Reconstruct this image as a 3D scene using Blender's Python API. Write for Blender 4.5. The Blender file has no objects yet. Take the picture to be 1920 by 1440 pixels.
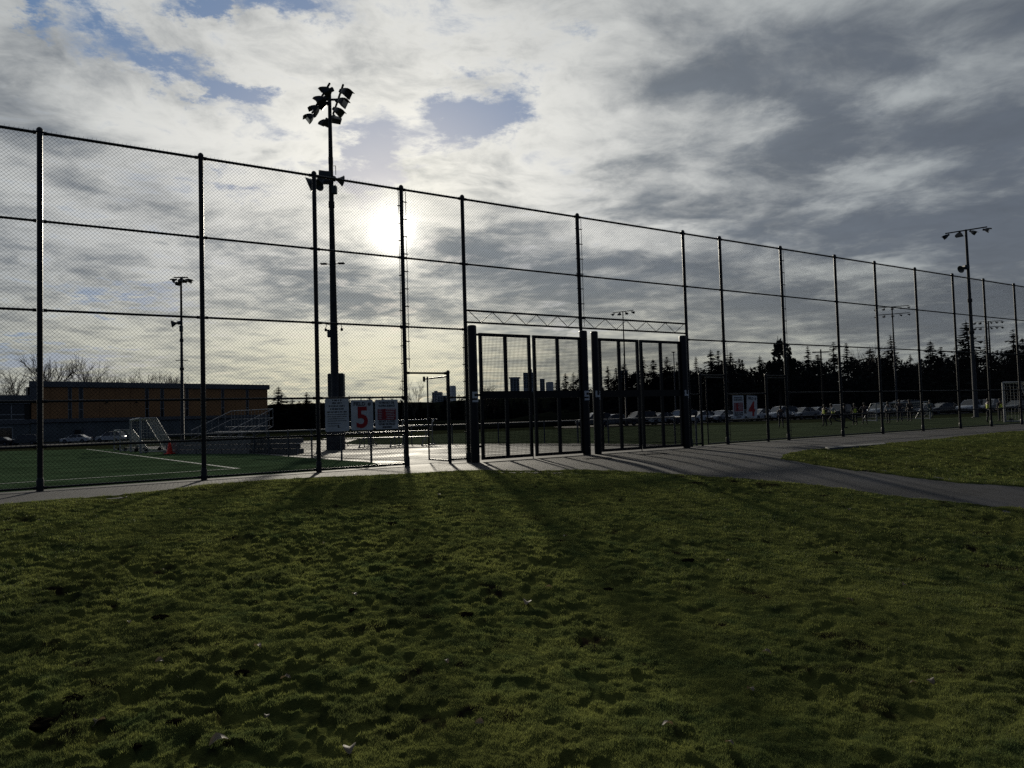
import bpy, math, random
import numpy as np
from mathutils import Vector, Matrix, noise as mnoise
R = math.radians
random.seed(7); RNG = np.random.default_rng(11)
scene = bpy.context.scene
COL = scene.collection

# ------------------------------------------------------------------ camera
PITCH, ROLL = 0.0427, 0.0289
cam_d = bpy.data.cameras.new('camera'); cam = bpy.data.objects.new('camera', cam_d); COL.objects.link(cam)
cam_d.sensor_width = 36; cam_d.lens = 1360.8 / 1920 * 36; cam_d.clip_start = .05; cam_d.clip_end = 9000
cam.location = (0, 0, 1.03)
cam.rotation_euler = (Matrix.Rotation(R(90) + PITCH, 3, 'X') @ Matrix.Rotation(-ROLL, 3, 'Z')).to_euler()
scene.camera = cam

# ------------------------------------------------------------------ view
scene.view_settings.view_transform = 'Standard'; scene.view_settings.look = 'None'
scene.view_settings.exposure = 0.0; scene.view_settings.gamma = 1
scene.view_settings.use_curve_mapping = False
scene.cycles.max_bounces = 6; scene.cycles.transparent_max_bounces = 8
scene.cycles.use_denoising = False

# ------------------------------------------------------------------ sun
SUN_AZ, SUN_EL = R(-9.06), R(14.4)          # azimuth measured from +Y towards +X
SUN = Vector((math.sin(SUN_AZ) * math.cos(SUN_EL), math.cos(SUN_AZ) * math.cos(SUN_EL), math.sin(SUN_EL)))
sl = bpy.data.lights.new('sun', 'SUN'); sl.energy = 3.4; sl.angle = R(1.7); sl.color = (1.0, .92, .76)
so = bpy.data.objects.new('sun', sl); COL.objects.link(so); so.location = (0, 0, 40)
so.rotation_euler = (-SUN).to_track_quat('-Z', 'Y').to_euler()

# ------------------------------------------------------------------ sky
world = bpy.data.worlds.new('World'); scene.world = world; world.use_nodes = True
def build_sky():
    nt = world.node_tree; N = nt.nodes; L = nt.links; N.clear()
    def nd(t, **k):
        n = N.new(t)
        for a, v in k.items(): setattr(n, a, v)
        return n
    def put(s, v):
        if isinstance(v, bpy.types.NodeSocket): L.new(v, s)
        else: s.default_value = v
    def m(op, a, b=None, c=None, clamp=False):
        n = nd('ShaderNodeMath', operation=op, use_clamp=clamp); put(n.inputs[0], a)
        if b is not None: put(n.inputs[1], b)
        if c is not None: put(n.inputs[2], c)
        return n.outputs[0]
    def vm(op, a, b=None, out=0):
        n = nd('ShaderNodeVectorMath', operation=op); put(n.inputs[0], a)
        if b is not None:
            put(n.inputs[3 if op == 'SCALE' else 1], b)
        return n.outputs[out]
    def rng(v, a, b, c, d, smooth=True):
        n = nd('ShaderNodeMapRange', interpolation_type='SMOOTHSTEP' if smooth else 'LINEAR')
        put(n.inputs['Value'], v); n.inputs['From Min'].default_value = a; n.inputs['From Max'].default_value = b
        n.inputs['To Min'].default_value = c; n.inputs['To Max'].default_value = d
        return n.outputs['Result']
    def mixc(f, a, b, bt='MIX'):
        n = nd('ShaderNodeMix', data_type='RGBA', blend_type=bt); put(n.inputs[0], f); put(n.inputs[6], a); put(n.inputs[7], b)
        return n.outputs[2]
    def noise(vec, scale, detail=6, rough=.55, dist=0., off=(0, 0, 0), lac=2.0):
        n = nd('ShaderNodeTexNoise'); n.inputs['Scale'].default_value = scale; n.inputs['Detail'].default_value = detail
        n.inputs['Roughness'].default_value = rough; n.inputs['Distortion'].default_value = dist; n.inputs['Lacunarity'].default_value = lac
        put(n.inputs['Vector'], vm('ADD', vec, off)); return n
    tc = nd('ShaderNodeTexCoord'); D = tc.outputs['Generated']
    sx = nd('ShaderNodeSeparateXYZ'); L.new(D, sx.inputs[0]); X, Y, Z = sx.outputs
    az = m('MULTIPLY', m('ARCTAN2', X, Y), 57.2958)
    el = m('MULTIPLY', m('ARCSINE', Z), 57.2958)
    # cloud-layer plane: perspective towards the horizon
    den = m('ADD', m('MAXIMUM', Z, 0.0), 0.10)
    cp = nd('ShaderNodeCombineXYZ'); L.new(m('DIVIDE', X, den), cp.inputs[0]); L.new(m('DIVIDE', Y, den), cp.inputs[1]); P = cp.outputs[0]
    warp = noise(P, 1.6, 3, .5, 0, (3.1, 7.7, 0))
    wv = vm('SCALE', vm('SUBTRACT', warp.outputs['Color'], (.5, .5, .5)), .30)
    P2 = vm('ADD', P, wv)
    # blobs live in azimuth / elevation degrees, with ragged outlines
    ce = nd('ShaderNodeCombineXYZ'); L.new(az, ce.inputs[0]); L.new(el, ce.inputs[1])
    w2 = noise(P, 4.5, 9, .68, 0, (9, 1, 4))
    w3 = vm('MULTIPLY', vm('SUBTRACT', w2.outputs['Color'], (.5, .5, .5)), (15., 9., 0.))
    AE = vm('ADD', ce.outputs[0], w3)
    w4 = vm('MULTIPLY', vm('SUBTRACT', w2.outputs['Color'], (.5, .5, .5)), (8., 4., 0.))
    AES = vm('ADD', ce.outputs[0], w4)
    def blobs(lst, vec, grow=1.5):
        tot = None
        for (a, e, ra, re, rot, *amp) in lst:
            mp = nd('ShaderNodeMapping', vector_type='TEXTURE')
            mp.inputs['Location'].default_value = (a, e, 0); mp.inputs['Rotation'].default_value = (0, 0, R(rot))
            mp.inputs['Scale'].default_value = (ra * grow, re * grow, 1); L.new(vec, mp.inputs['Vector'])
            g = nd('ShaderNodeTexGradient', gradient_type='SPHERICAL'); L.new(mp.outputs[0], g.inputs[0])
            v = m('MULTIPLY', g.outputs['Fac'], amp[0] if amp else 1.0)
            tot = v if tot is None else m('ADD', tot, v)
        return tot
    BLUE = [(-26.1, 25.0, 6.0, 1.2, -6), (-21.0, 24.0, 3.0, 1.5, -33, .9), (-17.5, 29.5, 6.5, 1.3, 2), (-23.9, 28.4, 3.0, .9, 8), (-2.4, 22.8, 4.0, 2.2, 12, 1.4),
            (-10.6, 19.6, 3.4, 2.3, 42, 1.2), (5.8, 28.4, 2.5, .9, -12, .5), (-33.5, 4.6, 6.6, 1.0, -1, .9), (-27.2, 8.9, 4.8, .8, -3, .8),
            (-33.5, 26.0, 1.8, 1.0, 13), (-21., 17.6, 3., .7, -10, .5), (-44, 24, 6, 3, 10), (-62, 30, 9, 5, 0), (-15, 40, 14, 5, 5), (5.5, 6.5, 3.5, .5, 0, .5)]
    DARK = [(-35.1, 20.8, 6.2, 2.3, -6, 1.2), (-14.3, 10.7, 5.2, 1.9, -14, 1.1), (-4.4, 12.9, 3.2, 1.5, -6, 1.2), (0.3, 12.0, 5.1, 1.6, -7, 1.1), (4.4, 9.0, 5.8, 1.9, -8), (-7.8, 8.1, 5.9, 1.2, -6, .8),
            (20.8, 24.6, 8.4, 2.2, -14), (16.1, 23.3, 5.8, 1.3, -5), (21.3, 18.4, 5.5, 2.2, -15, 1.2), (23.6, 20.5, 3.3, 2.0, -29), (34.0, 17.6, 5.6, 1.8, -8, 1.2), (34.6, 12.4, 3.4, 2.6, 13, 1.1),
            (16.5, 15.0, 6.4, 1.3, -5), (8.9, 17.6, 3.7, 1.7, 5, .8), (25.7, 12.2, 6.5, 1.7, -8), (-27.5, 15.4, 4.1, 1.5, -11, .8), (18.2, 8.2, 6.6, 1.3, -5, .8), (28.7, 5.8, 5.7, 1.4, -5, .8),
            (12.4, 11.0, 5.9, 1.2, -5, .7), (-25.8, 17.0, 2.7, 1.5, -16, .6), (30.3, 24.6, 7.2, 2.7, -12, .9), (34.6, 7.0, 3.8, 1.7, -7, .8), (-24, 7, 6, .8, -4, .5), (12, 5, 8, .9, 0, .5), (44, 10, 10, 3, 0), (50, 22, 12, 5, 0), (-48, 15, 9, 3, 0)]
    LIGHT = [(20.6, 20.8, 2.4, 1.0, 10, 1.3), (26.5, 15.2, 4.9, 1.3, 17), (25.5, 16.4, 2.1, .7, -24), (29.8, 20.9, 2.8, .8, 8, .8), (16.2, 26.5, 5.3, 1.0, 19, .6), (27.3, 10.0, 5.5, .8, 4, .8), (21.8, 4.4, 8.9, .9, -4, .9),
             (-14.4, 22.1, 12.6, 4.4, 2, .6), (-16.3, 6.0, 10.5, 1.6, -1), (5.5, 21.3, 4.8, 4.3, -4, 1.0), (10.4, 13.6, 6.1, .8, -10), (-27.5, 20.5, 6.8, 1.8, -12, .9), (-8.7, 5.0, 9.4, 2.2, -1, 1.2), (30.2, 2.9, 5.9, .9, -4, .8),
             (2, 17, 6, 2, 0, .7)]
    blue = blobs(BLUE, AE, 1.45); dark = m('MULTIPLY', blobs(DARK, AES, 1.5), .8); light = m('MULTIPLY', blobs(LIGHT, AES, 1.5), .75)
    n1 = noise(P2, 1.15, 4, .5, .1, (1.3, 0, 2)).outputs[0]
    n2 = noise(P2, 2.9, 7, .56, .2, (5, 2, 0)).outputs[0]
    n3 = noise(P2, 7.5, 8, .6, .3, (2, 6, 0)).outputs[0]
    fine = noise(vm('ADD', P, vm('SCALE', wv, 1.8)), 9.0, 10, .66, .0, (0, 4, 8)).outputs[0]
    sd_ = vm('DOT_PRODUCT', D, tuple(SUN), 1); ang = m('MULTIPLY', m('ARCCOSINE', m('MINIMUM', sd_, 1.0)), 57.2958)
    # cloud thickness 0..1.  The right-hand half of the deck is thicker, the left breaks into wisps
    side = rng(az, -9, 18, 0, .27)
    t = m('ADD', m('MULTIPLY', m('SUBTRACT', n1, .5), .8), m('MULTIPLY', m('SUBTRACT', n2, .5), 1.9))
    t = m('ADD', t, m('MULTIPLY', m('SUBTRACT', n3, .5), rng(az, -10, 25, 1.0, 1.1)))
    t = m('ADD', t, m('MULTIPLY', dark, .75)); t = m('SUBTRACT', t, m('MULTIPLY', light, .5))
    t = m('ADD', t, m('ADD', side, .30)); t = m('ADD', t, m('MULTIPLY', m('SUBTRACT', fine, .5), rng(az, -6, 22, 1.1, .4)))
    t = m('ADD', t, rng(el, 9, 21, .13, -.10))
    t = rng(t, -.18, 1.22, 0, 1, True)
    # cloud light: bright when thin, grey when thick, stronger towards the sun
    tow = rng(ang, 4, 40, 1.0, .0)
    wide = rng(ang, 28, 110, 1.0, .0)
    thin = mixc(tow, (.42, .45, .46, 1), (.84, .83, .785, 1))
    thick = mixc(tow, (.120, .140, .170, 1), (.20, .225, .25, 1))
    thick = vm('SCALE', thick, m('ADD', .62, m('MULTIPLY', m('ADD', n3, n1), .42)))
    cloud = mixc(t, thin, thick)
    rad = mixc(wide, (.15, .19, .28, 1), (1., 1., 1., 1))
    # warm band low under the sun
    low = m('MULTIPLY', rng(el, 1, 13, 1.0, 0.), rng(m('ABSOLUTE', m('ADD', az, 9.)), 4, 48, 1., 0.25))
    cloud = mixc(m('MULTIPLY', low, .9), cloud, mixc(t, (1.0, .97, .74, 1), (.95, .95, .92, 1)), 'MULTIPLY')
    cloud = mixc(m('MULTIPLY', low, .22), cloud, (.72, .66, .42, 1))
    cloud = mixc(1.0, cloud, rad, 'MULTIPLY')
    # clear gaps: the physical sky
    sky = nd('ShaderNodeTexSky', sky_type='NISHITA'); sky.sun_disc = False; sky.sun_elevation = SUN_EL
    sky.sun_rotation = SUN_AZ; sky.altitude = 50; sky.air_density = 1.0; sky.dust_density = 1.2; sky.ozone_density = 1.4
    skyc = vm('SCALE', mixc(.82, sky.outputs[0], (.85, 1.75, 3.4, 1)), .1)
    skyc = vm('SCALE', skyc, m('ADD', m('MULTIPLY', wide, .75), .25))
    b = m('ADD', m('MULTIPLY', blue, 1.15), m('MULTIPLY', m('SUBTRACT', .5, n2), 1.6))
    b = m('SUBTRACT', b, m('MULTIPLY', m('SUBTRACT', n3, .5), 1.3)); b = m('SUBTRACT', b, m('MULTIPLY', m('SUBTRACT', fine, .5), 1.6))
    b = m('SUBTRACT', b, m('MULTIPLY', rng(az, 4, 14, 0., 1.), rng(az, 60, 90, .8, 0.)))
    cov = rng(b, .06, .98, 0, 1.0)
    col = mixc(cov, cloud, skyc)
    # the veiled sun: white core, warm corona
    core = m('ADD', m('MULTIPLY', rng(ang, .3, 2.0, 1.0, 0.), 2.5), m('MULTIPLY', m('POWER', rng(ang, 0, 5.2, 1.0, 0., False), 2.4), .9))
    cor = m('MULTIPLY', m('SUBTRACT', 1.0, m('MULTIPLY', cov, .55)), m('MULTIPLY', m('POWER', rng(ang, 0, 20, 1.0, 0., False), 2.6), m('SUBTRACT', .40, m('MULTIPLY', t, .32))))
    core = m('MULTIPLY', core, m('SUBTRACT', 1.45, m('MULTIPLY', n2, .9)))
    col = vm('ADD', col, vm('SCALE', (1., .97, .88), core)); col = vm('ADD', col, vm('SCALE', (1., .90, .60), cor))
    col = mixc(rng(el, -2, -.2, 1., 0.), col, (.03, .035, .03, 1))
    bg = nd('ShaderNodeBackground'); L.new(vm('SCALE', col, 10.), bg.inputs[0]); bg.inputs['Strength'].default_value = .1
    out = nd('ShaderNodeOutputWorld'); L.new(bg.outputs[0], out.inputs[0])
build_sky()

# ------------------------------------------------------------------ terrain functions (metres)
FA, FB = .647, 17.067; FC = math.hypot(1, FA); PHI = math.atan(FA)      # the tall fence stands on y = FB + FA x
def side_d(x, y): return (FB + FA * x - y) / FC                         # > 0 on the lawn side
def tz(x, y):
    s = side_d(x, y)
    if s < 0: return .012 * max(s, -130)
    t = min(1, max(0, (s - 3) / 10)); return -.5 * t * t * (3 - 2 * t)
def tz_np(x, y):
    s = (FB + FA * x - y) / FC; t = np.clip((s - 3) / 10, 0, 1)
    return np.where(s < 0, .012 * np.maximum(s, -130), -.5 * t * t * (3 - 2 * t))
def fence_pt(x, off=0.): return (x + off * .5432, FB + FA * x - off * .8396)

# ------------------------------------------------------------------ materials
MATS = {}
def mat(name, col, rough=.6, metal=0., var=.12, scale=6., bump=.0, bscale=40., col2=None, trans=None, spec=.5, stain=0., coat=0., alpha=1.):
    if name in MATS: return MATS[name]
    M = bpy.data.materials.new(name); M.use_nodes = True; nt = M.node_tree; N = nt.nodes; L = nt.links
    p = N['Principled BSDF']; p.inputs['Roughness'].default_value = rough; p.inputs['Metallic'].default_value = metal
    p.inputs['Specular IOR Level'].default_value = spec
    if coat: p.inputs['Coat Weight'].default_value = coat; p.inputs['Coat Roughness'].default_value = .08
    tc = N.new('ShaderNodeTexCoord')
    n = N.new('ShaderNodeTexNoise'); n.inputs['Scale'].default_value = scale; n.inputs['Detail'].default_value = 6; n.inputs['Roughness'].default_value = .6
    L.new(tc.outputs['Object'], n.inputs['Vector'])
    r = N.new('ShaderNodeMapRange'); r.inputs['From Min'].default_value = .3; r.inputs['From Max'].default_value = .7; L.new(n.outputs[0], r.inputs[0])
    mx = N.new('ShaderNodeMix'); mx.data_type = 'RGBA'
    c2 = col2 or tuple(c * (1 - var * 2) for c in col); c1 = tuple(min(1, c * (1 + var)) for c in col) if not col2 else col
    mx.inputs[6].default_value = (*c1, 1); mx.inputs[7].default_value = (*c2, 1); L.new(r.outputs[0], mx.inputs[0])
    L.new(mx.outputs[2], p.inputs['Base Color'])
    if stain:
        rr = N.new('ShaderNodeMapRange'); rr.inputs['From Min'].default_value = .35; rr.inputs['From Max'].default_value = .65
        rr.inputs['To Min'].default_value = rough; rr.inputs['To Max'].default_value = max(.05, rough - stain)
        n2 = N.new('ShaderNodeTexNoise'); n2.inputs['Scale'].default_value = scale * .35; n2.inputs['Detail'].default_value = 5
        L.new(tc.outputs['Object'], n2.inputs['Vector']); L.new(n2.outputs[0], rr.inputs[0]); L.new(rr.outputs[0], p.inputs['Roughness'])
    if bump:
        nb = N.new('ShaderNodeTexNoise'); nb.inputs['Scale'].default_value = bscale; nb.inputs['Detail'].default_value = 5; L.new(tc.outputs['Object'], nb.inputs['Vector'])
        b = N.new('ShaderNodeBump'); b.inputs['Strength'].default_value = bump; b.inputs['Distance'].default_value = .02
        L.new(nb.outputs[0], b.inputs['Height']); L.new(b.outputs[0], p.inputs['Normal'])
    if trans:
        tr = N.new('ShaderNodeBsdfTranslucent'); tr.inputs['Color'].default_value = (*trans, 1)
        ms = N.new('ShaderNodeMixShader'); ms.inputs[0].default_value = .45
        L.new(p.outputs[0], ms.inputs[1]); L.new(tr.outputs[0], ms.inputs[2]); L.new(ms.outputs[0], N['Material Output'].inputs[0])
    M.diffuse_color = (*col, 1); MATS[name] = M; return M

m_fence = mat('vinyl_coated_steel', (.012, .014, .018), .42, 0., .2, 9, spec=.4)
m_wire = mat('coated_wire', (.010, .012, .016), 1., 0., .15, 20, spec=.0)
m_bars = mat('gate_mesh_wire', (.006, .006, .009), 1., 0., .15, 20, spec=.0)
m_galv = mat('galvanised_steel', (.11, .12, .14), .6, .3, .2, 12)
m_black = mat('black_powder_coat', (.006, .006, .009), .4, 0, .2, 8, spec=.35)
m_number = mat('grey_number_vinyl', (.72, .74, .78), .5, 0, .1, 30)
m_sign = mat('weathered_white_sign', (.60, .63, .66), .55, 0, .12, 5)
m_signred = mat('sign_red_print', (.38, .008, .015), .5, 0, .1, 20)
m_signdull = mat('sign_dull_red_print', (.28, .03, .05), .5, 0, .15, 20)
m_signink = mat('sign_dark_print', (.02, .022, .035), .55, 0, .1, 20)
m_pole = mat('pole_steel', (.035, .04, .048), .7, 0, .15, 5, spec=.2)
m_lamp = mat('floodlight_housing', (.025, .027, .032), .45, .3, .15, 9)
m_glass = mat('dark_glass', (.012, .014, .018), .08, 0, .1, 4, spec=.8)
m_speaker = mat('speaker_grey', (.045, .055, .065), .5, 0, .1, 8)
m_concrete = mat('wet_concrete', (.11, .11, .11), .85, 0, .25, 1.3, .35, 60, stain=.22, spec=.06)
m_path = mat('path_asphalt', (.038, .038, .043), .85, 0, .32, .7, .22, 90, stain=.16, spec=.14)
m_block = mat('concrete_block', (.22, .22, .22), .85, 0, .25, 4, .3, 50)
m_slab = mat('pale_concrete_slab', (.13, .13, .125), .7, 0, .2, 3, .2, 60)
m_plinth = mat('plinth_concrete', (.09, .09, .10), .8, 0, .2, 3, .2, 40)
m_turf5 = mat('green_artificial_turf', (.048, .078, .042), 1., 0, .25, .7, .6, 90, spec=.0)
m_turf4 = mat('faded_artificial_turf', (.052, .066, .040), 1., 0, .2, .5, .5, 60, spec=.0)
m_line = mat('turf_line_paint', (.34, .36, .34), .9, 0, .15, 6, spec=.05)
m_line2 = mat('turf_line_faint', (.10, .12, .07), .95, 0, .15, 6, spec=.0)
m_ground = mat('rough_ground', (.02, .026, .012), .95, 0, .35, .8, .4, 20, col2=(.022, .024, .014), spec=.0)
m_asphalt = mat('parking_asphalt', (.028, .029, .032), .9, 0, .2, .7, .2, 30, spec=.05)
m_mud = mat('dark_mud', (.016, .013, .010), .85, 0, .3, 6, .5, 30)
m_white = mat('white_metal_tube', (.34, .35, .36), .5, .2, .1, 8)
m_net = mat('net_cord', (.60, .60, .56), .8, 0, .1, 30)
m_cone = mat('orange_cone_plastic', (.80, .035, .012), .5, 0, .08, 8)
m_alu = mat('aluminium_bleacher', (.30, .31, .33), .5, .6, .12, 10)
m_rubber = mat('black_rubber', (.01, .01, .01), .8, 0, .1, 10)
m_brick = mat('orange_wall_panel', (.42, .215, .09), .85, 0, .18, .35, .15, 8, col2=(.30, .155, .07))
m_fascia = mat('blue_grey_fascia', (.115, .125, .145), .6, 0, .12, .5)
m_wallg = mat('grey_green_wall', (.125, .145, .158), .8, 0, .15, .6)
m_strip = mat('dark_window_strip', (.018, .016, .015), .4, 0, .1, 2)
m_mull = mat('pale_mullion', (.36, .38, .40), .5, 0, .1, 5)
m_tower = mat('hazed_tower_concrete', (.34, .37, .42), .7, 0, .1, .02)  # concrete colour made paler and bluish in place of distance haze
m_towerglass = mat('tower_window', (.03, .035, .045), .25, 0, .1, .05)
m_bark = mat('dark_bark', (.022, .018, .015), .9, 0, .2, 5)
m_barkb = mat('bare_twigs', (.035, .027, .022), .9, 0, .2, 5)
m_con = mat('conifer_needles', (.014, .018, .018), 1., 0, .3, 1.5, spec=.0)
m_leafd = mat('evergreen_leaves', (.017, .021, .021), 1., 0, .3, 1.5, spec=.0)
m_wood = mat('woodland_floor', (.006, .008, .006), 1., 0, .3, .2, spec=.0)
m_leaf = mat('dead_leaf', (.19, .155, .115), .6, 0, .25, 30, trans=(.12, .09, .05))
m_soil = mat('soil_clod', (.011, .010, .006), 1., 0, .3, 40, .9, 90, spec=0.)
m_roofp = mat('pale_roof', (.06, .062, .07), .7, 0, .2, 2)

def add_cracks(M):
    nt = M.node_tree; N = nt.nodes; L = nt.links; p = N['Principled BSDF']; tc = N.new('ShaderNodeTexCoord')
    n = N.new('ShaderNodeTexNoise'); n.inputs['Scale'].default_value = 1.3; n.inputs['Detail'].default_value = 5; L.new(tc.outputs['Object'], n.inputs[0])
    a = N.new('ShaderNodeVectorMath'); a.operation = 'SCALE'; L.new(n.outputs['Color'], a.inputs[0]); a.inputs[3].default_value = 1.4
    b = N.new('ShaderNodeVectorMath'); b.operation = 'ADD'; L.new(tc.outputs['Object'], b.inputs[0]); L.new(a.outputs[0], b.inputs[1])
    v = N.new('ShaderNodeTexVoronoi'); v.feature = 'DISTANCE_TO_EDGE'; v.inputs['Scale'].default_value = .28; L.new(b.outputs[0], v.inputs['Vector'])
    r = N.new('ShaderNodeMapRange'); r.inputs['From Min'].default_value = .0; r.inputs['From Max'].default_value = .006; r.inputs['To Min'].default_value = .35; L.new(v.outputs[0], r.inputs[0])
    src = p.inputs['Base Color'].links[0].from_socket; m = N.new('ShaderNodeMix'); m.data_type = 'RGBA'; m.blend_type = 'MULTIPLY'; m.inputs[0].default_value = 1
    L.new(src, m.inputs[6]); L.new(r.outputs[0], m.inputs[7]); L.new(m.outputs[2], p.inputs['Base Color'])
add_cracks(m_path)

def grass_material(name, blade):
    M = bpy.data.materials.new(name); M.use_nodes = True; nt = M.node_tree; N = nt.nodes; L = nt.links
    p = N['Principled BSDF']; p.inputs['Roughness'].default_value = .6 if blade else 1.; p.inputs['Specular IOR Level'].default_value = .14 if blade else .0
    g = N.new('ShaderNodeNewGeometry')
    def no(s, d, off=0):
        a = N.new('ShaderNodeVectorMath'); a.operation = 'ADD'; L.new(g.outputs['Position'], a.inputs[0]); a.inputs[1].default_value = (off, off * 2, 0)
        n = N.new('ShaderNodeTexNoise'); n.inputs['Scale'].default_value = s; n.inputs['Detail'].default_value = d; n.inputs['Roughness'].default_value = .62; L.new(a.outputs[0], n.inputs[0]); return n.outputs[0]
    def mr(v, a, b):
        r = N.new('ShaderNodeMapRange'); r.inputs['From Min'].default_value = a; r.inputs['From Max'].default_value = b; L.new(v, r.inputs[0]); return r.outputs[0]
    def mx(f, a, b):
        x = N.new('ShaderNodeMix'); x.data_type = 'RGBA'
        L.new(f, x.inputs[0])
        for i, v in ((6, a), (7, b)):
            if isinstance(v, tuple): x.inputs[i].default_value = (*v, 1)
            else: L.new(v, x.inputs[i])
        return x.outputs[2]
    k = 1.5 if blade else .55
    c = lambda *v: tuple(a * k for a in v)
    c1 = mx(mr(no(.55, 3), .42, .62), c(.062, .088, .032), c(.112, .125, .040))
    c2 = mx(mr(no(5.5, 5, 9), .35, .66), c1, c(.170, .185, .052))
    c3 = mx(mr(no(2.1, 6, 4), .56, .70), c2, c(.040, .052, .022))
    if not blade: c3 = mx(mr(no(3.3, 6, 21), .57, .68), c3, (.016, .013, .009))
    L.new(c3, p.inputs['Base Color'])
    if blade:
        tr = N.new('ShaderNodeBsdfTranslucent'); L.new(c3, tr.inputs[0]); ms = N.new('ShaderNodeMixShader'); ms.inputs[0].default_value = .5
        L.new(p.outputs[0], ms.inputs[1]); L.new(tr.outputs[0], ms.inputs[2]); L.new(ms.outputs[0], N['Material Output'].inputs[0])
    else:
        nb = no(95, 5); b = N.new('ShaderNodeBump'); b.inputs['Strength'].default_value = .9; b.inputs['Distance'].default_value = .015
        L.new(nb, b.inputs['Height']); L.new(b.outputs[0], p.inputs['Normal'])
    return M
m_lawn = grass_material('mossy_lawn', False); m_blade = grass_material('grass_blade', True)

# ------------------------------------------------------------------ mesh helpers
class MB:
    def __init__(s): s.v = []; s.f = []; s.sm = []
    def add(s, vs, fs, smooth=False):
        o = len(s.v); s.v += [tuple(v) for v in vs]; s.f += [tuple(i + o for i in f) for f in fs]; s.sm += [smooth] * len(fs); return s
    def box(s, c, d, rz=0., M=None, bevel=0.):
        x, y, z = d[0] / 2, d[1] / 2, d[2] / 2
        if bevel:
            b = bevel; P = []
            for zz, k in ((-z, b), (-z + b, 0), (z - b, 0), (z, b)):
                P += [(sx * (x - k), sy * (y - k), zz) for sx, sy in ((-1, -1), (1, -1), (1, 1), (-1, 1))]
            F = [(3, 2, 1, 0), (12, 13, 14, 15)] + [(r * 4 + i, r * 4 + (i + 1) % 4, r * 4 + 4 + (i + 1) % 4, r * 4 + 4 + i) for r in range(3) for i in range(4)]
        else:
            P = [(-x, -y, -z), (x, -y, -z), (x, y, -z), (-x, y, -z), (-x, -y, z), (x, -y, z), (x, y, z), (-x, y, z)]
            F = [(3, 2, 1, 0), (4, 5, 6, 7), (0, 1, 5, 4), (1, 2, 6, 5), (2, 3, 7, 6), (3, 0, 4, 7)]
        T = Matrix.Translation(c) @ (M.to_4x4() if M else Matrix.Rotation(rz, 4, 'Z'))
        return s.add([T @ Vector(p) for p in P], F)
    def tube(s, a, b, r0, r1=None, n=8, cap=True, smooth=True):
        a, b = Vector(a), Vector(b); r1 = r0 if r1 is None else r1; d = (b - a)
        if d.length < 1e-6: return s
        q = d.to_track_quat('Z', 'Y'); P = []
        for p, r in ((a, r0), (b, r1)):
            P += [p + q @ Vector((math.cos(2 * math.pi * i / n) * r, math.sin(2 * math.pi * i / n) * r, 0)) for i in range(n)]
        s.add(P, [(i, (i + 1) % n, n + (i + 1) % n, n + i) for i in range(n)], smooth)
        if cap: s.add(P, [tuple(range(n))[::-1], tuple(range(n, 2 * n))])
        return s
    def lathe(s, c, prof, n=14, smooth=True):
        P = [(c[0] + r * math.cos(2 * math.pi * i / n), c[1] + r * math.sin(2 * math.pi * i / n), c[2] + z) for r, z in prof for i in range(n)]
        F = [(k * n + i, k * n + (i + 1) % n, (k + 1) * n + (i + 1) % n, (k + 1) * n + i) for k in range(len(prof) - 1) for i in range(n)]
        s.add(P, F, smooth); return s.add(P, [tuple(range(n))[::-1], tuple(range((len(prof) - 1) * n, len(prof) * n))])
    def quad(s, *p): return s.add(p, [tuple(range(len(p)))])
    def xf(s, M):
        s.v = [tuple(M @ Vector(v)) for v in s.v]; return s
    def mesh(s, name):
        me = bpy.data.meshes.new(name); me.from_pydata(s.v, [], s.f); me.polygons.foreach_set('use_smooth', s.sm); me.update(); return me
    def build(s, name, m, parent=None, loc=None, rz=None):
        o = bpy.data.objects.new(name, s.mesh(name)); COL.objects.link(o); o.data.materials.append(m)
        if parent: o.parent = parent
        if loc: o.location = loc
        if rz is not None: o.rotation_euler.z = rz
        return o
def np_mesh(name, V, F, m, parent=None, smooth=False):
    V = np.asarray(V, np.float32); F = np.asarray(F, np.int32); k = F.shape[1]
    me = bpy.data.meshes.new(name); me.vertices.add(len(V)); me.vertices.foreach_set('co', V.ravel())
    me.loops.add(F.size); me.loops.foreach_set('vertex_index', F.ravel()); me.polygons.add(len(F))
    me.polygons.foreach_set('loop_start', np.arange(0, F.size, k, dtype=np.int32)); me.polygons.foreach_set('loop_total', np.full(len(F), k, np.int32))
    if smooth: me.polygons.foreach_set('use_smooth', np.ones(len(F), bool))
    me.update(calc_edges=True); me.validate(); me.materials.append(m)
    o = bpy.data.objects.new(name, me); COL.objects.link(o)
    if parent: o.parent = parent
    return o
def tag(o, label=None, cat=None, group=None, kind=None):
    if label: o['label'] = label
    if cat: o['category'] = cat
    if group: o['group'] = group
    if kind: o['kind'] = kind
    return o
def empty(name, loc=(0, 0, 0), rz=0.):
    o = bpy.data.objects.new(name, None); COL.objects.link(o); o.location = loc; o.rotation_euler.z = rz; o.empty_display_size = .2; return o
def copy_tree(o, parent=None):
    c = o.copy(); COL.objects.link(c)
    if parent: c.parent = parent; c.matrix_parent_inverse = o.matrix_parent_inverse
    for ch in list(o.children): copy_tree(ch, c)
    return c
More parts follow.
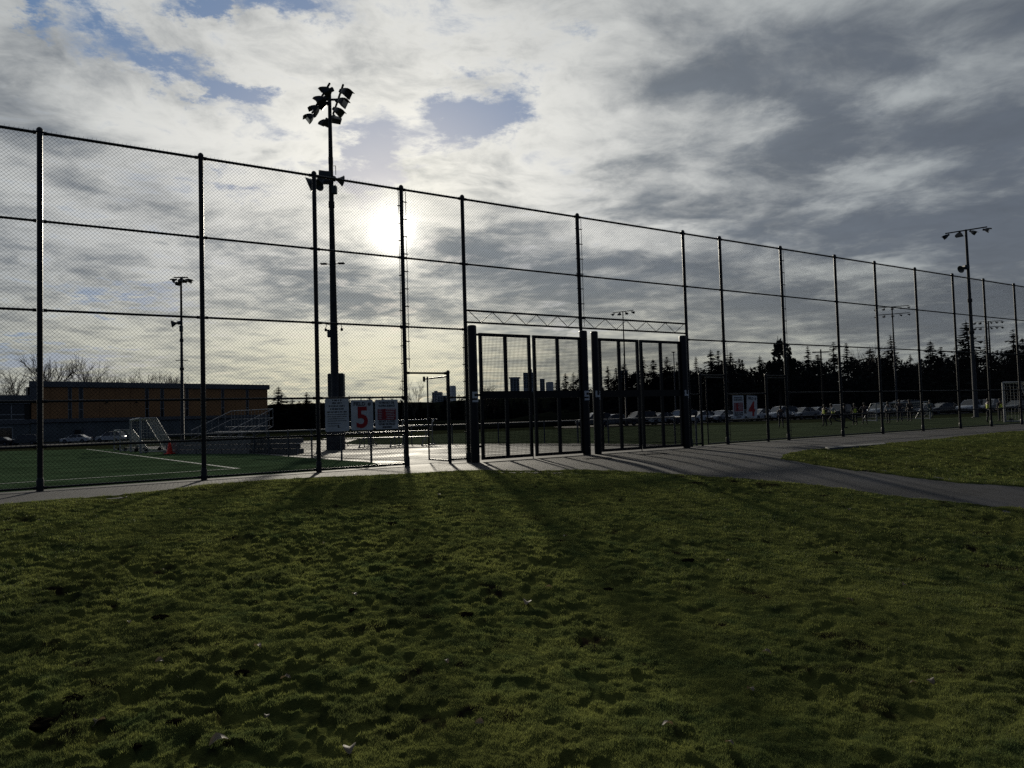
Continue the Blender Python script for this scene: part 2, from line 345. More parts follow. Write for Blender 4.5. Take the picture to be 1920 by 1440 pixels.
def text_part(txt, size, m, parent, loc, align='CENTER', ext=.0015, sx=1., name='lettering'):
    cu = bpy.data.curves.new('t', 'FONT'); cu.body = txt; cu.size = size; cu.extrude = ext; cu.align_x = align; cu.resolution_u = 4; cu.offset = size * .022
    t = bpy.data.objects.new('t', cu); COL.objects.link(t)
    me = bpy.data.meshes.new_from_object(t.evaluated_get(bpy.context.evaluated_depsgraph_get()))
    bpy.data.objects.remove(t); me.materials.clear(); me.materials.append(m); me.name = name
    me.transform(Matrix.Rotation(R(90), 4, 'X') @ Matrix.Diagonal((sx, 1, 1, 1)))
    o = bpy.data.objects.new(name, me); COL.objects.link(o); o.parent = parent; o.location = loc; return o

# ------------------------------------------------------------------ noise for the lawn
def vnoise(x, y, seed):
    xi = np.floor(x).astype(np.int64); yi = np.floor(y).astype(np.int64); fx = x - xi; fy = y - yi
    def h(a, b):
        n = (a * 374761393 + b * 668265263 + seed * 974634777) & 0x7fffffff
        n = ((n ^ (n >> 13)) * 1274126177) & 0x7fffffff; n = n ^ (n >> 16)
        return (n & 0xffff) / 65535.
    u = fx * fx * (3 - 2 * fx); v = fy * fy * (3 - 2 * fy)
    return (h(xi, yi) * (1 - u) + h(xi + 1, yi) * u) * (1 - v) + (h(xi, yi + 1) * (1 - u) + h(xi + 1, yi + 1) * u) * v
def pitn(x, y):
    return vnoise(x / .065 + 40, y / .065, 8) * .5 + vnoise((.8 * x - .6 * y) / .22, (.6 * x + .8 * y) / .22, 9) * .3 + vnoise(x / 1.1, y / 1.1, 10) * .2 + .4 * np.exp(-((x + 5.75) ** 2 / .12 + (y - 10.35) ** 2 / .05)) + .4 * np.exp(-((x + 6.85) ** 2 / .10 + (y - 9.75) ** 2 / .03))
def lumps(x, y):
    c, s = .8, .6
    xr, yr = c * x - s * y, s * x + c * y
    z = (vnoise(xr / 1.3, yr / 1.3, 1) - .5) * .05 + (vnoise(x / .42, y / .42, 2) - .5) * .020
    a = vnoise(xr / .115, yr / .115, 3); a2 = vnoise(x / .060, y / .060, 14); b = vnoise(x / .036, y / .036, 4); w = vnoise(x / 1.9, y / 1.9, 6)
    rough = .45 + .9 * w
    z = z + rough * ((a - .5) * .019 + (a2 - .5) * .019 + (1 - np.abs(2 * b - 1)) * .011 + (vnoise(xr / .020, yr / .020, 5) - .5) * .008)
    pit = np.clip((pitn(x, y) - .60) / .06, 0, 1)
    return z - pit * .024 * rough

LAWN_A = [(-60, -24.2), (-30, -4.8), (-7.07, 10.01), (-6.7, 10.29), (-6.04, 10.64), (-5.51, 11.31), (-5.13, 12.1), (-4.46, 12.75), (-3.54, 13.15), (-1.96, 13.45), (-.65, 13.68), (1.3, 13.13),
          (2.21, 12.87), (3.02, 12.34), (3.77, 11.86), (4.48, 11.46), (5.09, 10.99), (5.57, 10.39), (6.06, 9.96), (6.7, 9.63), (12, 6.6), (30, -3.5), (60, -20)]
WEDGE = [(60, -17), (31, -1.4), (13, 8.6), (7.9, 11.34), (7.17, 11.77), (6.64, 12.36), (6.09, 13.11), (5.60, 13.93), (5.52, 15.1), (5.92, 16.2), (6.9, 17.3), (8.2, 18.1), (9.52, 18.93), (11.86, 20.58),
         (15.1, 23.24), (16.88, 24.3), (30, 33.2), (60, 52.6)]
def poly_sd(x, y, line, close):
    poly = np.array(line + close, float); n = len(poly); ins = np.zeros(x.shape, bool)
    for i in range(n):
        x0, y0 = poly[i]; x1, y1 = poly[(i + 1) % n]
        if y0 == y1: continue
        c = ((y0 > y) != (y1 > y)) & (x < (x1 - x0) * (y - y0) / (y1 - y0) + x0); ins ^= c
    d = np.full(x.shape, 1e9)
    for i in range(len(line) - 1):
        x0, y0 = line[i]; x1, y1 = line[i + 1]; L2 = (x1 - x0) ** 2 + (y1 - y0) ** 2
        t = np.clip(((x - x0) * (x1 - x0) + (y - y0) * (y1 - y0)) / L2, 0, 1)
        d = np.minimum(d, np.hypot(x - x0 - t * (x1 - x0), y - y0 - t * (y1 - y0)))
    return np.where(ins, d, -d)
def lawn_sd(x, y):
    return np.maximum(poly_sd(x, y, LAWN_A, [(60, -80), (-60, -80)]), poly_sd(x, y, WEDGE, [(200, 52), (200, -17)]))
def lawn_z(x, y, sd):
    e = sd + (vnoise(x / .13, y / .13, 12) - .5) * .10 + (vnoise(x / .6, y / .6, 13) - .5) * .16
    k = np.clip((e + .04) / .12, 0, 1); k = k * k * (3 - 2 * k); kk = np.clip(e / .5, .25, 1)
    return tz_np(x, y) + k * (.022 + lumps(x, y) * kk) - (1 - k) * .07

def build_ground():
    # one sheet to the horizon, laid out along the fence line
    svals = [-4000, -1500, -600, -300, -150, -80, -40, -20, 0, 20, 40, 80, 150, 300, 600, 1500, 4000]
    dvals = [-4000, -1500, -700, -300, -130, -60, -30, -10, -.4, 0, 3] + [3 + i for i in range(1, 11)] + [20, 60, 200, 800, 4000]
    V = []; F = []
    for d in dvals:
        for s in svals:
            x = s * .8396 + d * .5432; y = FB + s * .5432 - d * .8396; V.append((x, y, tz(x, y) - (.10 if d > -.3 else .045)))
    n = len(svals)
    for i in range(len(dvals) - 1):
        for j in range(n - 1): F.append((i * n + j, (i + 1) * n + j, (i + 1) * n + j + 1, i * n + j + 1))
    o = np_mesh('ground', V, F, m_ground); tag(o, kind='structure')
    # the lumpy lawn
    nr, na = 560, 760; r = 1.3 * np.exp(np.linspace(0, math.log(34 / 1.3), nr)); a = np.radians(np.linspace(-58, 58, na))
    RR, AA = np.meshgrid(r, a, indexing='ij'); x = RR * np.sin(AA); y = RR * np.cos(AA)
    sd = lawn_sd(x, y); z = lawn_z(x, y, sd)
    idx = np.arange(nr * na).reshape(nr, na); q = np.stack([idx[:-1, :-1], idx[:-1, 1:], idx[1:, 1:], idx[1:, :-1]], -1).reshape(-1, 4)
    keep = (sd.ravel()[q].max(1) > -.25); q = q[keep][:, ::-1]
    used = np.unique(q); mp = np.full(nr * na, -1); mp[used] = np.arange(len(used))
    V = np.stack([x.ravel(), y.ravel(), z.ravel()], -1)[used]
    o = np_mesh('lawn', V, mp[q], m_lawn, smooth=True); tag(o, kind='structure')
    # grass blades, thick near the viewer
    def blades(n, r0, r1, h, w):
        rr = r0 * (r1 / r0) ** RNG.random(n); aa = np.radians(RNG.uniform(-46, 46, n)); x = rr * np.sin(aa); y = rr * np.cos(aa)
        # thinner over the pits
        dens = pitn(x, y)
        sd = lawn_sd(x, y); k = (sd > .02) & (RNG.random(n) > np.clip((dens - .555) / .06, 0, .99)); x, y, sd, rr = x[k], y[k], sd[k], rr[k]; n = len(x)
        z = lawn_z(x, y, sd); th = RNG.uniform(0, 6.283, n); ph = RNG.uniform(0, 6.283, n)
        tall = .5 + vnoise(x / .16, y / .16, 31) * .9
        hh = h * RNG.uniform(.5, 1.25, n) * tall; ww = w * RNG.uniform(.6, 1.2, n); lean = hh * RNG.uniform(.25, 1.1, n)
        A = np.stack([x - np.cos(th) * ww, y - np.sin(th) * ww, z - .004], -1); B = np.stack([x + np.cos(th) * ww, y + np.sin(th) * ww, z - .004], -1)
        C = np.stack([x + np.cos(ph) * lean, y + np.sin(ph) * lean, z + hh], -1)
        return np.stack([A, B, C], 1).reshape(-1, 3)
    V = np.concatenate([blades(640000, 2.6, 7.5, .0125, .0014), blades(340000, 6, 15, .018, .0026), blades(70000, 12, 30, .03, .005)])
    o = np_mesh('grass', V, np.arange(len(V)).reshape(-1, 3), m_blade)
    tag(o, 'short mossy winter grass covering the lumpy lawn', 'grass', kind='stuff')

def sheet(name, pts, m, dz, kind='structure', parent=None):
    """flat polygon on the sloping field side"""
    V = [(x, y, .012 * max(side_d(x, y), -130) + dz) for x, y in pts]
    mb = MB().add(V, [tuple(range(len(V)))]); o = mb.build(name, m, parent)
    if kind: o['kind'] = kind
    return o
def strip(name, pts, w, m, dz, parent):
    mb = MB()
    for (x0, y0), (x1, y1) in zip(pts, pts[1:]):
        d = Vector((x1 - x0, y1 - y0)).normalized(); nx, ny = -d.y * w / 2, d.x * w / 2
        mb.add([(x, y, .012 * max(side_d(x, y), -130) + dz) for x, y in ((x0 - nx, y0 - ny), (x1 - nx, y1 - ny), (x1 + nx, y1 + ny), (x0 + nx, y0 + ny))], [(0, 1, 2, 3)])
    return mb.build(name, m, parent)

LOW_A = [(-2.52, 16.9), (-3.52, 17.95), (-4.65, 19.64), (-6.06, 21.83), (-7.39, 23.85), (-8.77, 26.05), (-9.95, 27.9), (-12.31, 31.47), (-14.77, 34.9), (-17.81, 38.98), (-21.38, 43.97)]
LOW_B = [(-7.3, 36.6), (-4.69, 33.5), (-2.69, 31.9), (-.62, 29.9), (1.19, 27.95), (2.35, 26.6), (3.3, 25.3), (4.2, 23.9), (4.95, 22.3), (5.2, 20.7)]
def build_paving():
    # asphalt path and forecourt in front of the fence
    st = .25; sv = np.arange(-42, 48 + st, st); dv = np.concatenate([[-.34], np.arange(0, 12.1, st)])
    S, Dd = np.meshgrid(sv, dv, indexing='ij'); x = S * .8396 + Dd * .5432; y = FB + S * .5432 - Dd * .8396
    sd = lawn_sd(x, y); z = tz_np(x, y) + .004; z = z + (vnoise(x / 2.3, y / 2.3, 50) - .5) * .012 * np.clip(Dd / 1.5, 0, 1)
    idx = np.arange(x.size).reshape(x.shape); q = np.stack([idx[:-1, :-1], idx[1:, :-1], idx[1:, 1:], idx[:-1, 1:]], -1).reshape(-1, 4)
    q = q[sd.ravel()[q].min(1) < .28][:, ::-1]
    used = np.unique(q); mp = np.full(x.size, -1); mp[used] = np.arange(len(used))
    o = np_mesh('path', np.stack([x.ravel(), y.ravel(), z.ravel()], -1)[used], mp[q], m_path, smooth=True); tag(o, kind='structure')
    # concrete yard between the two fields
    cut = [fence_pt(x, -.342) for x in (-2.6, 6.2)]
    sheet('concrete_yard', [cut[0]] + LOW_A[1:] + [(-30, 56), (-12, 56), (-9.5, 40)] + LOW_B + [cut[1]], m_concrete, -.004)
    t5 = sheet('turf_field_five', [fence_pt(-2.55, -.342)] + LOW_A[1:] + [(-23.5, 46.5), (-31.3, 53.5), (-36.7, 55.4), (-41.3, 58.5), (-75, 70), (-110, 40), fence_pt(-60, -.342)], m_turf5, .002)
    strip('touch_line', [(-6.49, 17.07), (-31.3, 53.3)], .11, m_line, .008, t5); strip('goal_line', [(-6.42, 17.05), (-30, -.5)], .11, m_line, .012, t5)
    strip('touch_line', [(-8.3, 19.95), (-30, 6.5)], .09, m_line2, .016, t5)
    t4 = sheet('turf_field_four', [fence_pt(6.25, -.342)] + LOW_B[::-1] + [(-9.5, 40), (-12, 56), (-8, 67), (2, 75.7), (12.3, 70.7), (19.1, 60.5), (25.2, 56.5), (34.5, 57.2), (41.3, 60), (75, 72), fence_pt(60, -.342)], m_turf4, .002)
    strip('touch_line', [(7.5, 36.3), (12.26, 39.4), (34, 53.2)], .11, m_line2, .008, t4)
    strip('centre_line', [(5.0, 24.2), (9.6, 26.0), (40, 46)], .1, m_line2, .012, t4)
    # small pale slab at the tip of the grass wedge, drain covers and dead patches
    mb = MB(); P = [(7.5, 17.55), (9.5, 18.72), (9.3, 18.2), (7.42, 17.1)]
    mb.add([(x, y, .002) for x, y in P] + [(x, y, .045) for x, y in P], [(0, 1, 5, 4), (1, 2, 6, 5), (2, 3, 7, 6), (3, 0, 4, 7), (4, 5, 6, 7)])
    tag(mb.build('concrete_slab', m_slab), 'pale concrete slab set in grass edge beside the path right of the black gates', 'slab')
    for (x, y), w, lab in (((1.86, 16.25), .62, 'dark oblong drain cover at the foot of the two middle gate posts'), ((3.32, 17.28), .66, 'dark oblong drain cover in front of the right hand black gate')):
        e = empty('drain_cover', (x, y, .008), PHI - .35); tag(e, lab, 'drain cover', 'drain covers before the black gates')
        MB().box((0, 0, .004), (w, .2, .012), bevel=.003).build('frame', m_rubber, e)
        g = MB()
        for i in range(9): g.box((-w / 2 + .06 + i * (w - .12) / 8, 0, .013), (.02, .16, .006))
        g.build('grating', m_black, e)
    # parking lots
    sheet('car_park', [(6, 84), (40, 88), (90, 92), (90, 112), (40, 104), (6, 108)], m_asphalt, -.02)
    sheet('car_park', [(-130, 92), (-62, 100), (-58, 128), (-130, 134)], m_asphalt, -.02)

def build_hill():
    V = []; F = []; xs = list(range(-20, 261, 10)); ys = [118, 124, 130, 138, 150, 180, 240, 400]
    for y in ys:
        for x in xs:
            h = {118: -.8, 124: 2.6, 130: 4.6, 138: 5.6, 150: 6., 180: 6.5, 240: 7, 400: 7}[y]
            h *= min(1, max(0, (x - 4) / 22)) if y > 120 else 1
            V.append((x, y + (x * .02), h + (random.random() - .5) * .8))
    n = len(xs)
    for i in range(len(ys) - 1):
        for j in range(n - 1): F.append((i * n + j, i * n + j + 1, (i + 1) * n + j + 1, (i + 1) * n + j))
    tag(np_mesh('hill', V, F, m_wood, smooth=True), kind='structure')
    V = []; F = []; xs = list(range(-700, 701, 50)); ys = [260, 330, 480, 700]
    for k, y in enumerate(ys):
        for x in xs: V.append((x, y, (-2, 6, 12, 12)[k] + (random.random() - .5) * 3))
    n = len(xs)
    for i in range(len(ys) - 1):
        for j in range(n - 1): F.append((i * n + j, i * n + j + 1, (i + 1) * n + j + 1, (i + 1) * n + j))
    tag(np_mesh('hills', V, F, m_wood, smooth=True), kind='structure')

# ------------------------------------------------------------------ the tall fence (local x runs along it, -y faces the lawn)
CF = .8396
def sx(x): return x / CF
POST_X = [-12.6, -10.2, -7.82, -5.70, -3.90, -2.29, -1.02, 1.775, 4.93, 6.20, 8.54, 10.93, 12.90, 15.12, 17.42, 19.52, 21.79, 24.2, 26.6, 29.0, 31.4]
RAILS = [6.0, 4.5, 3.0, 1.48, .73]
def link_mesh(s0, s1, z0, z1, pitch=.066, r=.0020, y=-.034):
    """two crossing sets of diagonal wires clipped to the rectangle, one set in front of the other, with knuckles above the top"""
    V = []; F = []
    def wire(a, b):
        a = Vector(a); b = Vector(b); d = (b - a).normalized(); u = Vector((0, 1, 0)); w = d.cross(u); o = len(V)
        for p in (a, b):
            for k in range(3):
                t = 2 * math.pi * k / 3; V.append(p + u * (math.cos(t) * r) + w * (math.sin(t) * r))
        F.extend([(o, o + 1, o + 4, o + 3), (o + 1, o + 2, o + 5, o + 4), (o + 2, o, o + 3, o + 5)])
    hgt = z1 - z0; wd = s1 - s0; k = 0; c = -hgt
    while c < wd:
        # rising: s = s0 + c + t, z = z0 + t
        t0 = max(0, -c); t1 = min(hgt, wd - c)
        if t1 - t0 > .01:
            wire((s0 + c + t0, y, z0 + t0), (s0 + c + t1, y, z0 + t1)); wire((s1 - c - t0, y - 2 * r, z0 + t0), (s1 - c - t1, y - 2 * r, z0 + t1))
        c += pitch
    s = s0
    while s < s1:
        wire((s, y, z1), (s + .012, y - .004, z1 + .045)); s += pitch
    return V, F
def tension_bar(mb, s, z0, z1, sgn):
    mb.box((s + sgn * .085, -.036, (z0 + z1) / 2), (.012, .006, z1 - z0))
    z = z0 + .2
    while z < z1:
        mb.box((s + sgn * .05, -.036, z), (.085, .012, .022)); mb.box((s + sgn * .10, -.036, z), (.03, .014, .016)); z += .38
def build_fence():
    f = empty('chain_link_fence', (0, FB, 0), PHI)
    tag(f, 'very tall dark chain link ball fence crossing the whole view beside the path', 'fence')
    for x in POST_X:
        mb = MB(); r = .043
        mb.tube((sx(x), 0, -.02), (sx(x), 0, 6.03), r, n=14); mb.lathe((sx(x), 0, 6.03), [(r + .008, -.02), (r + .008, .03), (r * .7, .06), (.01, .07)], 14)
        mb.lathe((sx(x), 0, 0), [(r + .012, .0), (r + .012, .18), (r, .22)], 14)
        mb.build('post', m_fence, f)
    for x, h in ((-1.42, 2.03), (5.32, 2.03), (7.72, 2.03)):
        mb = MB(); mb.tube((sx(x), 0, -.02), (sx(x), 0, h), .036, n=12); mb.lathe((sx(x), 0, h), [(.042, -.03), (.042, .01), (.02, .035), (.005, .04)], 12)
        o = mb.build('post', m_fence, f); o['label'] = 'short post beside a small gate'
    GB = (-1.02, 4.93)
    def rail(x0, x1, z, r=.026):
        a, b = sx(x0) + .047, sx(x1) - .047; mb = MB().tube((a, 0, z), (b, 0, z), r, n=10)
        for e, q in ((a, 1), (b, -1)): mb.tube((e, 0, z), (e + q * .05, 0, z), r + .008, n=10)
        mb.build('rail', m_fence, f)
    for x0, x1 in zip(POST_X, POST_X[1:]):
        gate = GB[0] - .01 <= x0 and x1 <= GB[1] + .01
        for z in RAILS:
            if gate and z < 3.2: continue
            if x0 == -2.29 and z < 3: continue
            if x0 == 4.93 and z in (1.48, .73): continue
            if x0 == 6.20 and z in (1.48, .73): continue
            rail(x0, x1, z, .025 if z == 6 else .021)
        if not gate and x0 not in (-2.29, 4.93, 6.20): rail(x0, x1, .055, .02)
    rail(-2.29, -1.42, 2.0, .022); rail(-1.42, -1.02, 1.46, .02); rail(-1.42, -1.02, .08, .018)
    rail(5.32, 6.20, 2.0, .022); rail(4.93, 5.32, 1.46, .02); rail(4.93, 5.32, .08, .018)
    rail(6.20, 7.72, 1.46, .024); rail(6.20, 7.72, .70, .024); rail(6.20, 7.72, .055, .02); rail(7.72, 8.54, 2.0, .022)
    # the truss over the black gates, one bay either side of the middle post
    for x0, x1 in ((-1.02, 1.775), (1.775, 4.93)):
        mb = MB(); a, b = sx(x0) + .047, sx(x1) - .047
        mb.tube((a, 0, 3.44), (b, 0, 3.44), .024, n=10); mb.tube((a, 0, 3.17), (b, 0, 3.17), .022, n=10)
        n = 10
        for i in range(n):
            s0 = a + .05 + (b - a - .1) * i / n; s1 = a + .05 + (b - a - .1) * (i + 1) / n
            z0, z1 = (3.43, 3.18) if i % 2 == 0 else (3.18, 3.43); mb.tube((s0, 0, z0), (s1, 0, z1), .008, n=6)
        mb.build('truss', m_fence, f)
    # mesh
    def mesh(x0, x1, z0, z1):
        V, F = link_mesh(sx(x0) + .03, sx(x1) - .03, z0, z1)
        o = np_mesh('wire_mesh', V, F, m_wire, f); o['kind'] = 'stuff'; return o
    for x0, x1 in zip(POST_X, POST_X[1:]):
        if GB[0] - .01 <= x0 and x1 <= GB[1] + .01: mesh(x0, x1, 3.13, 6.0)
        elif x0 == -2.29: mesh(-2.29, -1.02, 2.0, 6.0); mesh(-1.42, -1.02, .05, 1.98)
        elif x0 == 4.93: mesh(4.93, 6.20, 2.0, 6.0); mesh(4.93, 5.32, .05, 1.98)
        elif x0 == 6.20: mesh(6.20, 8.54, 2.0, 6.0); mesh(6.20, 7.72, .05, 1.98)
        else: mesh(x0, x1, .03, 6.0)
    for x, sg, z0, z1 in ((-2.29, -1, .1, 5.95), (-2.29, 1, 2.1, 5.95), (-1.02, -1, .1, 2.9), (1.775, -1, 3.2, 5.95), (1.775, 1, 3.2, 5.95), (6.20, -1, 2.1, 5.95), (6.20, 1, .1, 2.95), (8.54, -1, 2.1, 5.95), (8.54, 1, .1, 5.95)):
        mb = MB(); tension_bar(mb, sx(x), z0, z1, sg); mb.build('tension_bar', m_fence, f)
    # narrow concrete mow strip under the bottom rail
    return f

def build_ped_gate(hx, width, ang, label, latch_out=False, z0=.06, z1=1.93, flip=1):
    """gate leaf hung on the post at fence x = hx; local +x runs away from the hinge"""
    px, py = fence_pt(hx, 0)
    g = empty('pedestrian_gate', (px, py, 0), ang); tag(g, label, 'gate')
    a, b = .05, width; r = .019
    for nm, p, q in (('hinge_stile', (a, 0, z0 - .02), (a, 0, z1 + .05)), ('latch_stile', (b, 0, z0 - .02), (b, 0, z1 + .05)), ('bottom_rail', (a, 0, z0), (b, 0, z0)), ('top_rail', (a, 0, z1), (b + (.17 if latch_out else 0), 0, z1))):
        MB().tube(p, q, r, n=10).build(nm, m_fence, g)
    V, F = link_mesh(a, b, z0, z1 - .03, y=-.0); o = np_mesh('wire_mesh', V, F, m_wire, g); o['kind'] = 'stuff'
    for z in (.35, 1.65): MB().box((.02, 0, z), (.06, .06, .06), bevel=.01).build('hinge', m_fence, g)
    MB().box((b - .02, -.03, 1.0), (.07, .03, .05), bevel=.006).build('latch', m_fence, g)
    if latch_out: MB().tube((b + .15, 0, z1 - .06), (b + .15, 0, z1 + .06), .03, n=10).build('stop', m_fence, g)
    return g

NUM = {'5': [(0, 0, .16, .045), (.115, .0, .045, .13), (0, .085, .16, .045), (0, .085, .045, .13), (0, .185, .16, .045)],
       '4': [(0, .09, .045, .14), (0, .075, .16, .045), (.115, .0, .045, .23)]}
def numeral(ch, parent, r):
    """blocky digit wrapped round the post, facing along the fence's normal"""
    mb = MB(); ang0 = PHI - R(90)
    for (u, v, w, h) in NUM[ch]:
        n = max(1, int(w / .02))
        for i in range(n):
            P = []
            for uu in (u + w * i / n, u + w * (i + 1) / n):
                t = ang0 + (uu - .08) / r
                for rr in (r + .001, r + .005): P += [(rr * math.cos(t), rr * math.sin(t), v), (rr * math.cos(t), rr * math.sin(t), v + h)]
            mb.add(P, [(2, 6, 7, 3), (0, 1, 5, 4), (0, 2, 3, 1), (4, 5, 7, 6), (1, 3, 7, 5), (0, 4, 6, 2)])
    o = mb.build('numeral', m_number, parent); return o
def build_black_gates():
    specs = [('5', -1.024, 1.628, [(-.861, .308, 1), (.372, 1.575, -1)], 'double black gate marked 5 on both posts, beside the small open gate'),
             ('4', 1.926, 4.528, [(2.05, 3.177, 1), (3.224, 4.46, -1)], 'double black gate marked 4 on both posts, right of the gate marked 5')]
    for ch, xa, xb, leaves, lab in specs:
        g = empty('swing_gate', (0, 0, 0)); tag(g, lab, 'gate', 'heavy black double gates')
        for x in (xa, xb):
            px, py = fence_pt(x, .3); r = .1 if x != 1.926 else .09
            p = MB().lathe((0, 0, 0), [(r, -.02), (r, 3.03), (r - .008, 3.05), (r - .03, 3.06), (.01, 3.065)], 24).build('gate_post', m_black, g, (px, py, 0))
            nn = numeral(ch, p, r); nn.location = (0, 0, 1.34)
        for x0, x1, hs in leaves:
            (ax, ay) = fence_pt(x0, .26); e = bpy.data.objects.new('leaf', None); COL.objects.link(e); e.parent = g
            W = (x1 - x0) / CF; zb, zt = .045, 2.90
            mb = MB(); T = .055
            mb.box((.035, 0, (zb + zt) / 2), (.07, T, zt - zb)); mb.box((W - .035, 0, (zb + zt) / 2), (.07, T, zt - zb))
            mb.box((W / 2, 0, zt - .035), (W - .14, T - .006, .07)); mb.box((W / 2, 0, zb + .035), (W - .14, T - .006, .07))
            mb.box((W / 2, 0, (1.50 + zt - .07) / 2 + .04), (.085, T - .01, zt - .07 - 1.58)); mb.box((W / 2, 0, (zb + .07 + 1.42) / 2), (.085, T - .01, 1.35 - zb))
            mb.box((W / 2, 0, 1.50), (W - .14, T - .006, .17))
            bpy.data.objects.remove(e)
            fr = mb.build('leaf', m_black, g, (ax, ay, 0), PHI)
            V = []; F = []
            def bar(c, d):
                o = len(V); b = MB().box(c, d); V.extend(b.v); F.extend([tuple(i + o for i in q) for q in b.f])
            for (p0, p1) in ((.07, W / 2 - .043), (W / 2 + .043, W - .07)):
                for z0, z1 in ((zb + .07, 1.415), (1.585, zt - .07)):
                    n = round((p1 - p0) / .036)
                    for i in range(1, n): bar((p0 + (p1 - p0) * i / n, .004, (z0 + z1) / 2), (.0056, .0056, z1 - z0))
                    n = round((z1 - z0) / .036)
                    for i in range(1, n): bar(((p0 + p1) / 2, -.002, z0 + (z1 - z0) * i / n), (p1 - p0, .0056, .0056))
            o = np_mesh('infill_mesh', V, F, m_bars, fr); o['kind'] = 'stuff'
            hx = -.04 if hs > 0 else W + .04
            for z in (.35, 1.5, 2.86): MB().box((hx, 0, z), (.11, .045, .05), bevel=.006).build('hinge', m_black, fr)
            if hs > 0:
                MB().tube((W - .03, -.04, -.02), (W - .03, -.04, .7), .011, n=8).build('drop_bolt', m_black, fr)

def sign(x0, x1, z0, z1, label, cat='sign', tilt=0.):
    px, py = fence_pt((x0 + x1) / 2, .075); W = (x1 - x0) / CF; Hh = z1 - z0
    e = empty('sign', (px, py, (z0 + z1) / 2), PHI); e.rotation_euler.y = tilt; tag(e, label, cat)
    mb = MB(); c = .025; P = []
    for k in range(4):
        cx, cz = ((W / 2 - c), (Hh / 2 - c)); sxn, szn = ((1, 1), (-1, 1), (-1, -1), (1, -1))[k]
        for i in range(4):
            t = R(90 * k + 30 * i); P.append((sxn * cx + c * math.cos(t), szn * cz + c * math.sin(t)))
    n = len(P); V = [(x, -.002, z) for x, z in P] + [(x, .002, z) for x, z in P]
    mb.add(V, [tuple(range(n))[::-1], tuple(range(n, 2 * n))] + [(i, (i + 1) % n, n + (i + 1) % n, n + i) for i in range(n)])
    mb.build('board', m_sign, e)
    for q in (-1, 1):
        for w in (-1, 1): MB().tube((q * (W / 2 - .02), -.004, w * (Hh / 2 - .02)), (q * (W / 2 - .02), .05, w * (Hh / 2 - .02)), .004, n=6).build('bolt', m_galv, e)
    return e, W, Hh
def build_signs():
    def field(ch, x0, x1, z0, z1, label, tilt=0.):
        e, W, Hh = sign(x0, x1, z0, z1, label, tilt=tilt)
        text_part('FIELD  #', .105, m_signink, e, (0, -.0045, Hh / 2 - .115), sx=1.04 * W / .5)
        text_part(ch, .60, m_signred, e, (0, -.0045, -Hh / 2 + .06), sx=.95, name='field_number')
    field('5', -3.345, -2.945, .81, 1.43, 'white sign reading FIELD # 5 with a large red number, centre of the three fence signs')
    field('4', 6.87, 7.26, .745, 1.40, 'slightly tilted white sign reading FIELD # 4 with a large red number', R(3))
    for (x0, x1, z0, z1, lab) in ((-2.905, -2.475, .81, 1.43, 'white sign with dull red picture panel right of the FIELD # 5 sign'), (6.36, 6.76, .735, 1.41, 'white sign with dark red picture panel left of the FIELD # 4 sign')):
        e, W, Hh = sign(x0, x1, z0, z1, lab)
        text_part('TO PROTECT THE', .062, m_signink, e, (0, -.0045, Hh / 2 - .085), sx=.68); text_part('PLAYING SURFACE', .062, m_signink, e, (0, -.0045, Hh / 2 - .15), sx=.70)
        MB().box((0, -.005, .0), (W * .80, .003, Hh * .37)).build('picture_panel', m_signdull, e)
        mb = MB(); mb.box((-.05, -.008, .03), (.045, .003, .13)); mb.box((-.035, -.008, -.055), (.05, .003, .06), M=Matrix.Rotation(.4, 3, 'Y')); mb.tube((-.05, -.0095, .10), (-.05, -.0065, .10), .022, n=10); mb.build('pictogram', m_signred, e)
        mb = MB()
        for i in range(6):
            z = .095 - i * .036; mb.box((-W * .30, -.0075, z), (W * .14, .002, .009)); mb.box((W * .14, -.0075, z), (W * (.44 - .05 * (i % 3)), .002, .010))
        mb.build('picture_lines', m_sign, e)
        text_part('ARE NOT ALLOWED', .058, m_signink, e, (0, -.0045, -Hh / 2 + .145), sx=.70); text_part('WITHIN THE FENCED', .058, m_signink, e, (0, -.0045, -Hh / 2 + .088), sx=.66)
        mb = MB(); x = -.10
        for w in (.03, .045, .02, .05, .03): mb.box((x + w / 2, -.005, -Hh / 2 + .045), (w, .002, .032)); x += w + .008
        mb.build('lettering', m_signink, e)
    e, W, Hh = sign(-3.80, -3.385, .80, 1.46, 'white notice board closely printed with small dark text left of the FIELD # 5 sign')
    rows = [(.30, .046, .20), (.245, .046, .21), (.185, .040, .34), (.125, .040, .29), (.065, .036, .42), (.015, .020, .42), (-.028, .020, .41), (-.072, .018, .36), (-.115, .018, .40), (-.165, .016, .28), (-.215, .016, .25)]
    for k, (z, h, w) in enumerate(rows):      # print too small to read in the photograph: rows of word-sized marks
        mb = MB(); x = -w / 2 if k < 5 else -.20; e1 = x + w * .98
        while x < e1:
            ww = random.uniform(.5, 2.2) * h * .9; ww = min(ww, e1 - x); n = max(1, int(ww / (h * .35)))
            for i in range(n):
                hh = h * random.choice((.75, .9, 1.)); mb.box((x + (i + .5) * ww / n, -.0045, z), (ww / n * .72, .002, hh * .8))
            x += ww + h * .35
        mb.build('text_row', m_signink, e)
    mb = MB(); mb.tube((.02, -.006, -.205), (.02, -.003, -.205), .012, n=8); mb.box((.02, -.0045, -.235), (.02, .002, .04)); mb.box((.045, -.0045, -.245), (.03, .002, .012)); mb.build('pictogram', m_signink, e)

